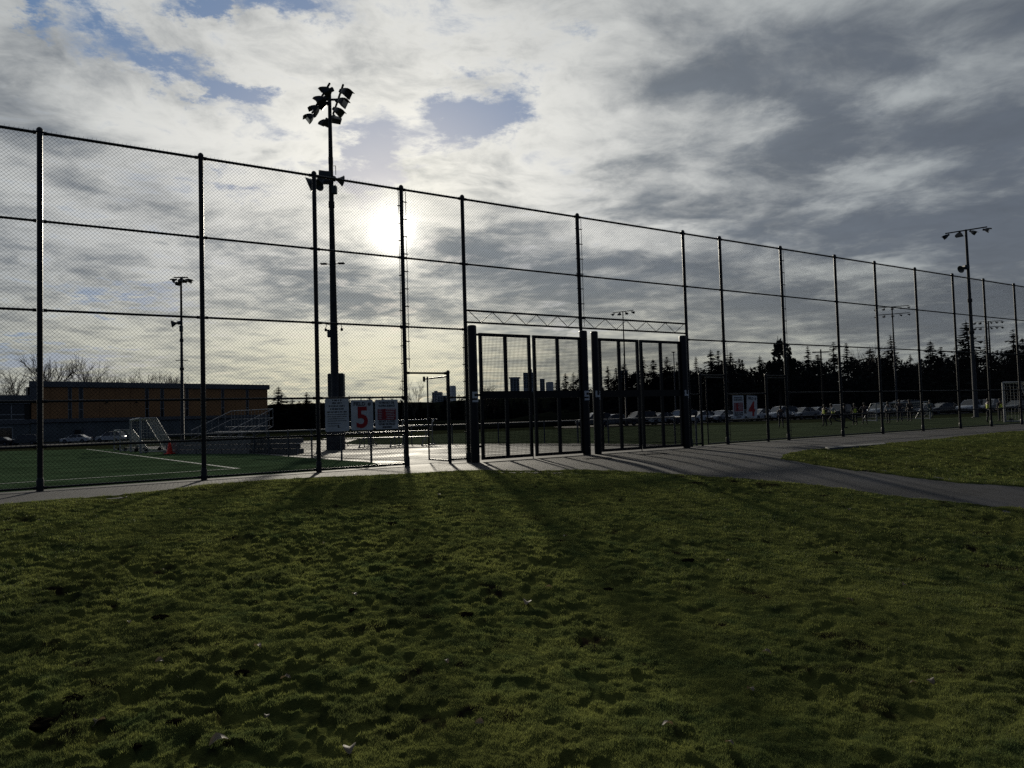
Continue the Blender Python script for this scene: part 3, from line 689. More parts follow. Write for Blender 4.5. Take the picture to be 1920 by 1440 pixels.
# ------------------------------------------------------------------ floodlight poles
def aim(d):
    return Vector(d).to_track_quat('Z', 'Y').to_matrix()
def floodlight(parent, loc, d, s=1., flat=False):
    """shoebox floodlight with visor, yoke and ballast; loc is where its bracket meets the arm"""
    s = s * .88; M = Matrix.Translation(loc) @ aim(d).to_4x4() @ Matrix.Diagonal((s, s, s, 1)); mb = MB()
    a, b = .26, .15
    P = []
    for z, k in ((-.13, .45), (-.02, .8), (.12, 1.05), (.20, 1.12)): P += [(sx_ * a * k, sy_ * b * k, z) for sx_, sy_ in ((-1, -1), (1, -1), (1, 1), (-1, 1))]
    F = [(3, 2, 1, 0)] + [(r * 4 + i, r * 4 + (i + 1) % 4, r * 4 + 4 + (i + 1) % 4, r * 4 + 4 + i) for r in range(3) for i in range(4)] + [(12, 13, 14, 15)]
    mb.add(P, F)
    mb.add([(-a * 1.1, b * 1.12, .2), (a * 1.1, b * 1.12, .2), (a * .9, b * 1.2, .34), (-a * .9, b * 1.2, .34), (-a * 1.1, b * 1.22, .2), (a * 1.1, b * 1.22, .2), (a * .9, b * 1.3, .34), (-a * .9, b * 1.3, .34)],
           [(0, 1, 2, 3), (7, 6, 5, 4), (0, 4, 5, 1), (1, 5, 6, 2), (2, 6, 7, 3), (3, 7, 4, 0)])
    mb.box((0, -.02, -.20), (.13, .16, .16), bevel=.02); mb.xf(M)
    o = mb.build('floodlight', m_lamp, parent)
    g = MB().box((0, 0, .203), (a * 2.0, b * 2.0, .004)).xf(M); g.build('lens', m_glass, o)
    return o
def horn(parent, loc, d, s=1.):
    M = Matrix.Translation(loc) @ aim(d).to_4x4() @ Matrix.Diagonal((s, s, s, 1)); mb = MB()
    mb.lathe((0, 0, 0), [(.09, -.32), (.13, -.28), (.13, -.12), (.07, -.06), (.08, .02), (.14, .12), (.24, .26), (.26, .27), (.22, .25), (.10, .10)], 16); mb.xf(M)
    return mb.build('speaker', m_speaker, parent)
def tapered_pole(parent, h, r0, r1, collars):
    mb = MB().lathe((0, 0, 0), [(r0 * 1.7, 0), (r0 * 1.7, .05), (r0, .06), (r1, h)], 16)
    mb.build('pole', m_pole, parent)
    for z, rr, hh in collars: MB().lathe((0, 0, z), [(rr, -hh / 2), (rr, hh / 2)], 14).build('collar', m_pole, parent)
def build_poles():
    bx, by = -7.28, 29.8; bz = tz(bx, by)
    e = empty('floodlight_pole', (bx, by, bz)); tag(e, 'tallest floodlight pole, standing behind the three fence signs with ten lamps and horn speakers', 'light pole')
    MB().box((0, 0, .55), (.70, .70, 1.22), rz=.15, bevel=.03).build('plinth', m_plinth, e)
    mb = MB().lathe((0, 0, 0), [(.20, 1.1), (.20, 1.16), (.165, 1.18), (.155, 4.5), (.115, 8.5), (.07, 14.9)], 18); mb.build('pole', m_pole, e)
    off = .155
    for z, rr, hh in ((12.0, .10, .3), (11.7, .085, .1), (10.15, .125, .25), (7.68, .13, .3), (5.12, .15, .12), (4.35, .165, .05)): MB().lathe((0, 0, z), [(rr, -hh / 2), (rr, hh / 2)], 14).build('collar', m_pole, e)
    MB().box((0, .26, 2.65), (.66, .26, .98), bevel=.03).build('cabinet', m_speaker, e)
    MB().box((-.20, 0, 4.78), (.12, .14, .32), bevel=.02).build('junction_box', m_speaker, e)
    MB().box((.14, -.05, 10.75), (.2, .2, .34), bevel=.02).build('junction_box', m_speaker, e)
    # head frame
    hz = 14.62
    for (p, q) in (((.34, -1.35, hz + .02), (-1.10, 1.35, hz + .02)), ((.88, -1.35, hz - .05), (-.18, 1.35, hz - .05))): MB().tube(p, q, .045, n=8).build('arm', m_pole, e)
    MB().tube((-.40, 0, hz - .03), (.38, 0, hz - .03), .05, n=8).build('arm', m_pole, e)
    def lerp(p, q, t): return tuple(a + (b - a) * t for a, b in zip(p, q))
    L0, L1 = (.34, -1.30, hz - .10), (-1.10, 1.30, hz - .10); Q0, Q1 = (.88, -1.30, hz - .18), (-.18, 1.30, hz - .18)
    for t, d in ((.03, (-.9, .1, -.35)), (.33, (-.85, .3, -.40)), (.66, (-.8, -.1, -.60)), (.98, (-.8, -.25, -.65))): floodlight(e, Vector(lerp(L0, L1, t)) + Vector((-.06, 0, -.12)), d, 1.0)
    for t, d in ((.03, (.85, -.2, -.5)), (.36, (.9, -.1, -.45)), (.70, (.75, -.1, -.65)), (.98, (.3, -.5, -.8))): floodlight(e, Vector(lerp(Q0, Q1, t)) + Vector((.06, 0, -.12)), d, 1.0)
    floodlight(e, (-.22, .0, hz - .22), (-.7, -.4, -.5), .95); floodlight(e, (-.28, .3, hz - .85), (-.5, .3, -.6), .8)
    # speakers at fence-top height
    MB().box((-.24, .02, 11.30), (.48, .42, .46), rz=.2, bevel=.03).build('speaker', m_speaker, e)
    horn(e, (-.62, -.05, 11.12), (-.9, -.15, -.36), 1.25); horn(e, (-.30, -.25, 11.02), (-.35, -.5, -.5), 1.0); horn(e, (.22, .15, 11.25), (.8, .5, -.1), .9)
    mb = MB(); mb.tube((-.5, 0, 11.62), (-.12, 0, 11.55), .014, n=6); mb.tube((-.5, 0, 11.62), (-.5, 0, 11.3), .014, n=6); mb.tube((.1, 0, 11.78), (.2, 0, 11.78), .014, n=6); mb.tube((.2, 0, 11.78), (.2, 0, 11.4), .014, n=6); mb.build('bracket', m_pole, e)
    for q in (-1, 1):
        MB().tube((q * .1, 0, 7.66), (q * .28, 0, 7.68), .018, n=6).build('bracket', m_pole, e)
        MB().box((q * .36, 0, 7.68), (.28, .14, .07), bevel=.025).build('area_light', m_lamp, e)
        MB().tube((q * .13, 0, 5.13), (q * .30, 0, 5.17), .014, n=6).tube((q * .30, 0, 5.17), (q * .33, 0, 4.98), .014, n=6).build('bracket', m_pole, e)
        MB().lathe((q * .33, 0, 4.95), [(.03, -.08), (.055, -.06), (.055, .03), (.02, .05)], 10).build('camera', m_lamp, e)
    # distant poles
    def pole(x, y, h, name_label, rows=1, arm=(1, -.6), halfw=1.0, n=4, r=.12, lampS=.9, extra=None):
        z = tz(x, y); e = empty('floodlight_pole', (x, y, z)); tag(e, name_label, 'light pole')
        tapered_pole(e, h, r, r * .5, [(h * .62, r * .95, .25), (h * .45, r * 1.1, .2)])
        a = Vector((arm[0], arm[1], 0)).normalized()
        for k in range(rows):
            zz = h - .05 - k * .9; MB().tube(-a * halfw + Vector((0, 0, zz)), a * halfw + Vector((0, 0, zz)), .05, n=6).build('arm', m_pole, e)
            for i in range(n):
                t = -1 + 2 * i / (n - 1); p = a * (halfw * t * .96) + Vector((0, 0, zz - .22)); floodlight(e, p, (a.x * t * 1.2 + .15, a.y * t * .8 - .3, -.55), lampS)
        if extra: extra(e, h)
        return e
    def spk(dx, z):
        def f(e, h):
            horn(e, (dx, -.05, z), (-.8 if dx < 0 else .8, -.2, -.35), 1.1); MB().box((dx * .4, 0, z + .05), (.35, .3, .3), bevel=.02).build('junction_box', m_speaker, e)
        return f
    def left_extra(e, h):
        horn(e, (-.40, -.05, 9.75), (-.9, -.2, -.15), 1.2); MB().box((-.02, 0, 9.3), (.22, .2, .5), bevel=.02).build('junction_box', m_speaker, e)
        MB().tube((-.5, 0, 6.75), (.5, 0, 6.75), .03, n=6).build('arm', m_pole, e)
        MB().tube((-.55, .7, h - .15), (.55, -.6, h - .15), .05, n=6).build('arm', m_pole, e)
        for p, d in (((-.5, .6, h - .4), (-.9, .3, -.4)), ((.45, -.5, h - .4), (.8, -.3, -.6)), ((.5, .4, h - .3), (.9, .2, -.3))): floodlight(e, p, d, .9)
    pole(-26.4, 58, 13.5, 'floodlight pole in front of the orange building, seen through the fence', 1, (1, .15), .55, 3, .15, .95, left_extra)
    pole(34.4, 54, 14.1, 'floodlight pole towering over the right end of the fence, four lamps on one arm', 1, (2.1, -1.8), 1.35, 4, .17, 1., spk(-.35, 11.2))
    pole(47.6, 90, 13.6, 'thin distant floodlight pole with a long lamp bar, behind the middle of the right fence', 2, (1, -.5), 1.9, 5, .14, .7)
    pole(78.0, 118, 14.6, 'distant floodlight pole with two crowded lamp bars beside the tall spruce', 2, (1, -.3), 2.0, 6, .2, .9)
    pole(13.75, 88, 13.9, 'distant floodlight pole seen above the black gate marked 4', 1, (1.2, -.9), 1.4, 4, .12, .9)
    z = tz(34.2, 80); e = empty('utility_pole', (34.2, 80, z)); tag(e, 'thin utility pole with a crossbar rising from the tree line', 'utility pole')
    MB().tube((0, 0, 0), (0, 0, 7.7), .12, .08, n=8).build('pole', m_bark, e); MB().box((0, 0, 7.4), (1.9, .1, .12)).build('crossarm', m_bark, e)
    z = tz(21.3, 95); e = empty('utility_pole', (21.3, 95, z)); tag(e, 'bare thin mast showing inside the right leaf of the black gate marked 4', 'utility pole')
    MB().tube((0, 0, 0), (0, 0, 9.3), .10, .06, n=8).build('pole', m_galv, e); MB().box((0, 0, 9.3), (.5, .1, .1)).build('crossarm', m_galv, e)

# ------------------------------------------------------------------ low fences, wall, bleachers, goals, cone
def low_fence(pts, label, h=.84, mesh_n=6):
    e = empty('low_fence', (0, 0, 0)); tag(e, label, 'fence')
    for i, (x, y) in enumerate(pts): MB().tube((x, y, tz(x, y) - .02), (x, y, tz(x, y) + h + .03), .028, n=8).build('post', m_galv, e)
    for i, ((x0, y0), (x1, y1)) in enumerate(zip(pts, pts[1:])):
        z0, z1 = tz(x0, y0), tz(x1, y1); MB().tube((x0, y0, z0 + h), (x1, y1, z1 + h), .024, n=8).build('top_rail', m_galv, e)
        MB().tube((x0, y0, z0 + .06), (x1, y1, z1 + .06), .010, n=6).build('bottom_rail', m_wire, e)
        Lh = math.hypot(x1 - x0, y1 - y0); V, F = link_mesh(0, Lh, .06, h - .03, y=0, r=.0019)
        o = np_mesh('wire_mesh', V, F, m_wire, e); o['kind'] = 'stuff'; o.location = (x0, y0, z0)
        o.rotation_euler = (0, -math.atan2(z1 - z0, Lh), math.atan2(y1 - y0, x1 - x0))
def build_bleacher(x, y, rz, W, rows, label, rails):
    e = empty('bleacher', (x, y, tz(x, y)), rz); tag(e, label, 'bleacher')
    for k in range(rows):
        zz = .40 + k * .24; yy = k * .62
        for j in (0, .14): MB().box((0, yy + j, zz), (W, .12, .035), bevel=.006).build('seat_plank', m_alu, e)
        if k: MB().box((0, yy - .30, zz - .24), (W, .22, .03), bevel=.006).build('foot_plank', m_alu, e)
    for i in range(4):
        px = -W / 2 + .25 + i * (W - .5) / 3; mb = MB()
        mb.tube((px, -.1, .02), (px, rows * .62, .02), .025, n=6); mb.tube((px, -.05, .05), (px, rows * .62 - .2, .38 + (rows - 1) * .24), .022, n=6)
        for k in range(rows): mb.tube((px, k * .62 + .07, .02), (px, k * .62 + .07, .38 + k * .24), .02, n=6)
        mb.tube((px, rows * .62, .02), (px, (rows - 2) * .62, .6), .02, n=6); mb.build('frame', m_alu, e)
    if rails:
        zt = .40 + (rows - 1) * .24 + .85
        for q in (-1, 1):
            mb = MB(); X = q * W / 2; mb.tube((X, 0, 1.0), (X, (rows - 1) * .62 + .3, zt), .022, n=6); mb.tube((X, 0, .55), (X, (rows - 1) * .62 + .3, zt - .45), .016, n=6)
            for i in range(7):
                t = i / 6; mb.tube((X, t * ((rows - 1) * .62 + .3), .4 + t * (rows - 1) * .24), (X, t * ((rows - 1) * .62 + .3), 1.0 + t * (zt - 1.0)), .012, n=5)
            mb.build('guard_rail', m_alu, e)
        mb = MB(); Yb = (rows - 1) * .62 + .3; mb.tube((-W / 2, Yb, zt), (W / 2, Yb, zt), .022, n=6); mb.tube((-W / 2, Yb, zt - .45), (W / 2, Yb, zt - .45), .016, n=6)
        for i in range(13): mb.tube((-W / 2 + W * i / 12, Yb, zt - .85), (-W / 2 + W * i / 12, Yb, zt), .010, n=5)
        mb.build('guard_rail', m_alu, e)
def build_goal(p0, p1, depth, h, label, r=.05, cell=.16, top=.45, wheels=False):
    """goal mouth between ground points p0 and p1; the net runs back by `depth` on the left of p0->p1"""
    z0, z1 = tz(*p0), tz(*p1); d = Vector((p1[0] - p0[0], p1[1] - p0[1], 0)); W = d.length; rz = math.atan2(d.y, d.x)
    e = empty('soccer_goal', (p0[0], p0[1], z0), rz); e.rotation_euler = (0, -math.atan2(z1 - z0, W), rz); tag(e, label, 'goal')
    for X in (0, W): MB().tube((X, 0, 0), (X, 0, h), r, n=10).build('post', m_white, e)
    MB().tube((0, 0, h), (W, 0, h), r, n=10).build('crossbar', m_white, e)
    mb = MB(); q = r * .5
    for X in (0, W):
        mb.tube((X, 0, h), (X, depth * top, h), q, n=8); mb.tube((X, depth * top, h), (X, depth, .06), q, n=8); mb.tube((X, 0, .05), (X, depth, .05), q, n=8)
    mb.tube((0, depth, .05), (W, depth, .05), q, n=8); mb.tube((0, depth * top, h), (W, depth * top, h), q * .8, n=6); mb.build('back_frame', m_white, e)
    V = []; F = []
    def cord(a, b):
        m_ = MB().tube(a, b, .0050, n=3, cap=False); o = len(V); V.extend(m_.v); F.extend([tuple(i + o for i in f) for f in m_.f])
    prof = [(0, h), (depth * top, h), (depth, .06)]; n = int(W / cell)
    for i in range(n + 1):
        X = W * i / n
        for (a, b) in zip(prof, prof[1:]): cord((X, a[0], a[1]), (X, b[0], b[1]))
    tot = [(depth * top) / cell, math.hypot(depth * (1 - top), h) / cell]
    for (a, b), k in zip(zip(prof, prof[1:]), tot):
        k = int(k)
        for i in range(k): t = i / k; y = a[0] + (b[0] - a[0]) * t; z = a[1] + (b[1] - a[1]) * t; cord((0, y, z), (W, y, z))
    for X in (0, W):
        z = .1
        while z < h:
            yb = depth + (depth * top - depth) * (z - .06) / (h - .06); cord((X, 0, z), (X, yb, z)); z += cell
        y = cell
        while y < depth:
            zt = h if y < depth * top else .06 + (h - .06) * (depth - y) / (depth * (1 - top)); cord((X, y, .05), (X, y, zt)); y += cell
    o = np_mesh('net', V, F, m_net, e); o['kind'] = 'stuff'
    if wheels:
        for X in (0.05, W - .05):
            for Y in (.25, depth - .2): MB().tube((X - .03, Y, .10), (X + .03, Y, .10), .10, n=14).build('wheel', m_rubber, e)
def build_field_things():
    low_fence(LOW_A, 'low galvanised chain link fence between the green turf and the concrete yard')
    low_fence(LOW_B, 'low galvanised chain link fence edging the far field behind the black gates')
    build_bleacher(-5.9, 30.9, -.12, 4.6, 4, 'aluminium bleacher behind the fence signs, its bright planks poking out on the right', False)
    build_bleacher(-15.0, 36.0, -.75, 4.4, 4, 'aluminium bleacher with guard rails and balusters behind the left goal nets', True)
    # block wall
    a, b = Vector((-15.6, 32.6)), Vector((-7.75, 26.6)); d = b - a; L = d.length; rz = math.atan2(d.y, d.x); e = empty('block_wall', (a.x, a.y, 0), rz)
    tag(e, 'low wall of pale concrete blocks behind the low fence at the field edge', 'wall'); mes = MB().box((0, 0, 0), (.385, .2, .185), bevel=.008).mesh('block'); mes.materials.append(m_block)
    z0 = tz(a.x, a.y); z1 = tz(b.x, b.y)
    for r in range(3):
        s = .2 + (.2 if r % 2 else 0)
        while s < L - .1:
            o = bpy.data.objects.new('block', mes); COL.objects.link(o); o.parent = e
            o.location = (s, random.uniform(-.012, .012), z0 + (z1 - z0) * s / L + .08 + r * .195); o.rotation_euler.z = random.uniform(-.02, .02); s += .395
    build_goal((-20.05, 38.1), (-18.0, 35.1), 1.55, 1.68, 'larger white portable goal with net near the orange cone', .055, .15, .45, True)
    build_goal((-24.1, 43.9), (-21.8, 40.3), 1.4, 1.2, 'smaller white goal with net left of the larger one', .045, .15, .45, True)
    build_goal((28.7, 38.7), (24.15, 35.7), 1.3, 1.95, 'tall white goal at the right edge of the view behind the fence', .06, .15, .55, True)
    build_goal((26.3, 52.6), (30.8, 53.7), 1.4, 1.28, 'low wide white goal frame beyond the players in yellow bibs', .05, .2, .35)
    x, y = -15.02, 31.75; e = empty('traffic_cone', (x, y, tz(x, y) + .004)); tag(e, 'orange traffic cone on the green turf in front of the goals', 'traffic cone')
    MB().box((0, 0, .02), (.34, .34, .035), bevel=.01).build('base', m_cone, e); MB().lathe((0, 0, .035), [(.14, 0), (.13, .02), (.045, .48), (.035, .50), (.01, .50)], 18).build('cone', m_cone, e)
    x, y = -7.35, 26.0; e = empty('bench', (x, y, tz(x, y)), -.2); tag(e, 'small aluminium bench at the right end of the low block wall', 'bench')
    MB().box((0, 0, .36), (.9, .26, .035), bevel=.008).build('seat', m_alu, e)
    for q in (-1, 1): MB().tube((q * .36, -.1, 0), (q * .36, 0, .35), .02, n=6).tube((q * .36, .1, 0), (q * .36, 0, .35), .02, n=6).build('leg', m_alu, e)

# ------------------------------------------------------------------ cars
def car_proto(kind, paint):
    """side profile in x (length) / z, lofted over five sections across the width"""
    P = dict(suv=dict(L=4.5, W=1.82, hull=[(-2.25, .35), (-2.27, .75), (-2.15, .98), (-1.2, 1.02), (1.05, 1.02), (1.95, .93), (2.22, .78), (2.25, .35)], cab=[(-2.08, .98), (-1.85, 1.58), (-1.5, 1.66), (.1, 1.68), (.42, 1.60), (1.12, 1.0)]),
             sedan=dict(L=4.5, W=1.78, hull=[(-2.25, .32), (-2.27, .72), (-2.1, .93), (-1.3, .96), (1.0, .92), (1.9, .80), (2.22, .65), (2.25, .32)], cab=[(-1.75, .92), (-1.0, 1.38), (-.5, 1.43), (.1, 1.42), (.35, 1.36), (1.15, .9)]),
             van=dict(L=4.9, W=1.95, hull=[(-2.45, .38), (-2.47, .9), (-2.4, 1.1), (-1.2, 1.12), (1.4, 1.1), (2.1, .95), (2.42, .8), (2.45, .38)], cab=[(-2.38, 1.08), (-2.25, 1.85), (-1.9, 1.93), (.5, 1.92), (.85, 1.82), (1.6, 1.07)]))[kind]
    e = empty('parked_car'); W = P['W'] / 2
    def loft(prof, sec):
        mb = MB(); n = len(prof); V = []
        zb = min(p[1] for p in prof)
        for yy, k in sec:
            V += [(x * (1 - .03 * k), yy, zb + (z - zb) * (1 - .10 * k) if False else z - .05 * k * (z > zb + .1)) for x, z in prof]
        F = [(i * n + j, i * n + (j + 1) % n, (i + 1) * n + (j + 1) % n, (i + 1) * n + j) for i in range(len(sec) - 1) for j in range(n)]
        mb.add(V, [f[::-1] for f in F], True); mb.add(V, [tuple(range(n)), tuple(range((len(sec) - 1) * n, len(sec) * n))[::-1]]); return mb
    loft(P['hull'], [(-W, 1), (-W * .9, .2), (0, 0), (W * .9, .2), (W, 1)]).build('body', paint, e)
    c = P['cab']; n = len(c); wt = W * .74; wb = W * .90
    def cw(z): t = (z - c[0][1]) / (max(p[1] for p in c) - c[0][1]); return wb + (wt - wb) * t
    V = [(x, -cw(z), z) for x, z in c] + [(x, cw(z), z) for x, z in c]
    gl = MB(); gl.add(V, [tuple(range(n)), tuple(range(n, 2 * n))[::-1], (0, n, n + 1, 1), (n - 2, 2 * n - 2, 2 * n - 1, n - 1)]); gl.build('windows', m_glass, e)
    rf = MB(); top = [(x, z + .004) for x, z in c[1:-1]]; k = len(top)
    rf.add([(x, -cw(z) - .004, z) for x, z in top] + [(x, 0, z + .03) for x, z in top] + [(x, cw(z) + .004, z) for x, z in top], [(j * k + i, j * k + i + 1, (j + 1) * k + i + 1, (j + 1) * k + i) for j in range(2) for i in range(k - 1)][::1], True)
    for q in (-1, 1):     # pillars
        for (xa, za), (xb, zb_) in ((c[0], c[1]), (c[-1], c[-2]), ((-.55, c[0][1]), (-.5, c[2][1]))):
            rf.tube((xa, q * (cw(za) + .005), za), (xb, q * (cw(zb_) + .005), zb_), .035, n=5)
    rf.build('roof', paint, e)
    for X in (-1.38, 1.38):
        for q in (-1, 1):
            w = MB().tube((X, q * (W - .20), .33), (X, q * (W + .01), .33), .33, n=18).build('wheel', m_rubber, e); MB().tube((X, q * (W - .02), .33), (X, q * (W + .018), .33), .20, n=12).build('rim', m_galv, w)
    xf = P['L'] / 2
    for q in (-1, 1):
        MB().box((xf - .12, q * (W - .28), .72), (.22, .36, .13), bevel=.03).build('headlight', m_headl, e); MB().box((-xf + .06, q * (W - .2), .80), (.14, .26, .18), bevel=.02).build('taillight', m_tail, e)
        MB().box((.75, q * (W + .07), 1.0), (.12, .18, .12), bevel=.02).build('mirror', paint, e)
    MB().box((xf - .02, 0, .52), (.06, 1.1, .20), bevel=.01).build('grille', m_rubber, e)
    return e
def build_cars():
    global m_headl, m_tail
    m_headl = mat('headlamp_glass', (.45, .47, .50), .15, 0, .05, 5); m_tail = mat('tail_lamp', (.12, .01, .01), .3, 0, .05, 5)
    paints = {'white': mat('white_paint', (.60, .61, .63), .22, 0, .05, 3, coat=.6), 'silver': mat('silver_paint', (.32, .33, .36), .28, .5, .05, 3, coat=.6), 'grey': mat('grey_paint', (.10, .105, .115), .28, .3, .05, 3, coat=.6), 'black': mat('black_paint', (.01, .01, .013), .2, 0, .05, 3, coat=.6)}
    protos = {}
    ords = ['leftmost', 'second from left', 'third from left', 'fourth from left', 'fifth from left', 'sixth from left', 'seventh from left', 'eighth from left', 'ninth from left', 'tenth from left', 'eleventh from left', 'twelfth from left', 'thirteenth from left', 'fourteenth from left', 'fifteenth from left', 'sixteenth from left', 'seventeenth from left', 'eighteenth from left', 'nineteenth from left', 'twentieth from left', 'twenty first from left', 'rightmost']
    def put(kind, colour, x, y, rz, label, group):
        k = (kind, colour)
        if k not in protos: protos[k] = o = car_proto(kind, paints[colour])
        else: o = copy_tree(protos[k])
        o.location = (x, y, tz(x, y) - .016); o.rotation_euler.z = rz; tag(o, label, 'car', group)
    row = [(10.0, 90, 'suv', 'grey', 205), (12.4, 90.2, 'sedan', 'silver', 200), (15.6, 89.8, 'suv', 'grey', 205), (18.3, 90, 'sedan', 'white', 205), (20.9, 90.2, 'suv', 'silver', 210), (23.4, 90, 'sedan', 'white', 205), (25.8, 89.8, 'sedan', 'silver', 210),
           (28.0, 90, 'sedan', 'white', 215), (30.6, 90.3, 'sedan', 'white', 215), (33.2, 90, 'suv', 'white', 205), (35.9, 90.2, 'sedan', 'silver', 210), (38.4, 92, 'sedan', 'white', 205), (41.2, 92, 'suv', 'black', 215),
           (47.2, 93, 'suv', 'white', 207), (50.2, 93.5, 'van', 'grey', 205), (53.0, 94, 'sedan', 'silver', 210), (55.6, 94, 'sedan', 'grey', 190), (58.4, 92.5, 'suv', 'white', 210), (60.7, 92.5, 'suv', 'silver', 215), (66.0, 95, 'sedan', 'grey', 205), (70.0, 96, 'suv', 'black', 210)]
    for i, (x, y, k, c, rz) in enumerate(row):
        o = 'rightmost' if i == len(row) - 1 else ords[i]
        put(k, c, x, y, R(rz + random.uniform(-4, 4)), f'{c} {"SUV" if k == "suv" else k} {o} in the car row beyond the far field', 'cars parked beyond the far field')
    put('sedan', 'white', -72.8, 121, R(185), 'white hatchback in the middle of the lot before the orange building', 'cars parked before the orange building')
    put('suv', 'white', -67.0, 121, R(175), 'white SUV nearest the goals before the orange building', 'cars parked before the orange building')
    put('suv', 'grey', -79.4, 118, R(195), 'grey SUV half hidden by the thick left fence post', 'cars parked before the orange building')
    put('sedan', 'black', -82.8, 117, R(185), 'black car by the glazed left wing of the building', 'cars parked before the orange building')

# ------------------------------------------------------------------ people
def skinned(name, V, E, rad, m, parent, root=0, sub=1):
    me = bpy.data.meshes.new(name); me.from_pydata(V, E, []); o = bpy.data.objects.new(name, me); COL.objects.link(o); o.parent = parent; me.materials.append(m)
    s = o.modifiers.new('Skin', 'SKIN'); s.use_smooth_shade = True
    for i, r in enumerate(rad): me.skin_vertices[0].data[i].radius = (r[0], r[1]) if isinstance(r, tuple) else (r, r)
    me.skin_vertices[0].data[root].use_root = True
    u = o.modifiers.new('Sub', 'SUBSURF'); u.levels = sub; u.render_levels = sub; return o
def person(x, y, h, rz, pose, top, legs, hair, skin, label, vest=None):
    s = h / 1.75; e = empty('person', (x, y, tz(x, y)), rz); tag(e, label, 'person')
    J = dict(pel=(0, 0, .95), sp=(0, .0, 1.12), ch=(0, .0, 1.34), nk=(0, .01, 1.48), hd=(0, -.01, 1.60), ht=(0, 0, 1.70), hL=(-.10, 0, .90), hR=(.10, 0, .90), sL=(-.19, 0, 1.40), sR=(.19, 0, 1.40))
    if pose == 'run':
        J.update(kL=(-.11, -.28, .60), aL=(-.12, -.12, .22), tL=(-.12, -.26, .14), kR=(.11, .10, .50), aR=(.12, .50, .36), tR=(.12, .56, .24), eL=(-.27, .20, 1.20), wL=(-.25, .10, .98), eR=(.27, -.18, 1.18), wR=(.20, -.38, 1.26), ch=(0, -.06, 1.34), nk=(0, -.09, 1.48), hd=(0, -.12, 1.60), ht=(0, -.12, 1.70))
    elif pose == 'kick':
        J.update(kL=(-.11, .02, .50), aL=(-.12, .05, .09), tL=(-.12, -.12, .04), kR=(.12, -.30, .66), aR=(.12, -.62, .42), tR=(.12, -.74, .50), eL=(-.42, .05, 1.25), wL=(-.60, .0, 1.32), eR=(.38, .1, 1.2), wR=(.52, .12, 1.05), ch=(0, .06, 1.34))
    else:
        J.update(kL=(-.12, -.02, .50), aL=(-.14, 0, .09), tL=(-.15, -.14, .04), kR=(.12, -.04, .50), aR=(.15, .03, .09), tR=(.17, -.11, .04), eL=(-.26, .02, 1.13), wL=(-.25, -.10, .90), eR=(.26, .02, 1.13), wR=(.23, -.12, .92))
    if pose == 'hips': J.update(eL=(-.36, .08, 1.16), wL=(-.17, -.06, 1.02), eR=(.36, .08, 1.16), wR=(.17, -.06, 1.02))
    def hand(w, el):
        a = Vector(w) - Vector(el); a.normalize(); return tuple(Vector(w) + a * .13)
    J['gL'] = hand(J['wL'], J['eL']); J['gR'] = hand(J['wR'], J['eR'])
    names = ['pel', 'sp', 'ch', 'nk', 'hd', 'ht', 'hL', 'kL', 'aL', 'tL', 'hR', 'kR', 'aR', 'tR', 'sL', 'eL', 'wL', 'gL', 'sR', 'eR', 'wR', 'gR']
    E = [(0, 1), (1, 2), (2, 3), (3, 4), (4, 5), (0, 6), (6, 7), (7, 8), (8, 9), (0, 10), (10, 11), (11, 12), (12, 13), (2, 14), (14, 15), (15, 16), (16, 17), (2, 18), (18, 19), (19, 20), (20, 21)]
    rad = [(.13, .11), (.12, .09), (.14, .10), .052, .088, .072, .082, .056, .036, .030, .082, .056, .036, .030, .052, .038, .027, .030, .052, .038, .027, .030]
    V = [tuple(c * s for c in J[n]) for n in names]; sc = lambda r: tuple(a * s for a in r) if isinstance(r, tuple) else r * s
    skinned('body', V, E, [sc(r) for r in rad], skin, e)
    def sub(nm, keys, edges, rr, m): skinned(nm, [tuple(c * s for c in J[k]) for k in keys], edges, [sc(r) for r in rr], m, e)
    sub('shirt', ['sp', 'pel', 'ch', 'sL', 'eL', 'sR', 'eR'], [(0, 1), (0, 2), (2, 3), (3, 4), (2, 5), (5, 6)], [(.14, .11), (.145, .125), (.155, .115), .066, .05, .066, .05], top)
    sub('trousers', ['pel', 'hL', 'kL', 'aL', 'hR', 'kR', 'aR'], [(0, 1), (1, 2), (2, 3), (0, 4), (4, 5), (5, 6)], [(.14, .12), .097, .068, .048, .097, .068, .048], legs)
    if vest: sub('bib', ['sp', 'pel', 'ch'], [(0, 1), (0, 2)], [(.155, .125), (.15, .13), (.17, .13)], vest)
    hd = Vector(J['hd']) * s
    mb = MB().lathe((hd.x, hd.y + .012 * s, hd.z), [(.085 * s, -.03 * s), (.100 * s, .03 * s), (.095 * s, .09 * s), (.06 * s, .135 * s), (.01, .15 * s)], 12); mb.build('hair', hair, e)
    for a, t in (('aL', 'tL'), ('aR', 'tR')):
        A = Vector(J[a]) * s; T = Vector(J[t]) * s; MB().tube(A, T + (T - A) * .3, .045 * s, .034 * s, n=8).build('shoe', m_rubber, e)
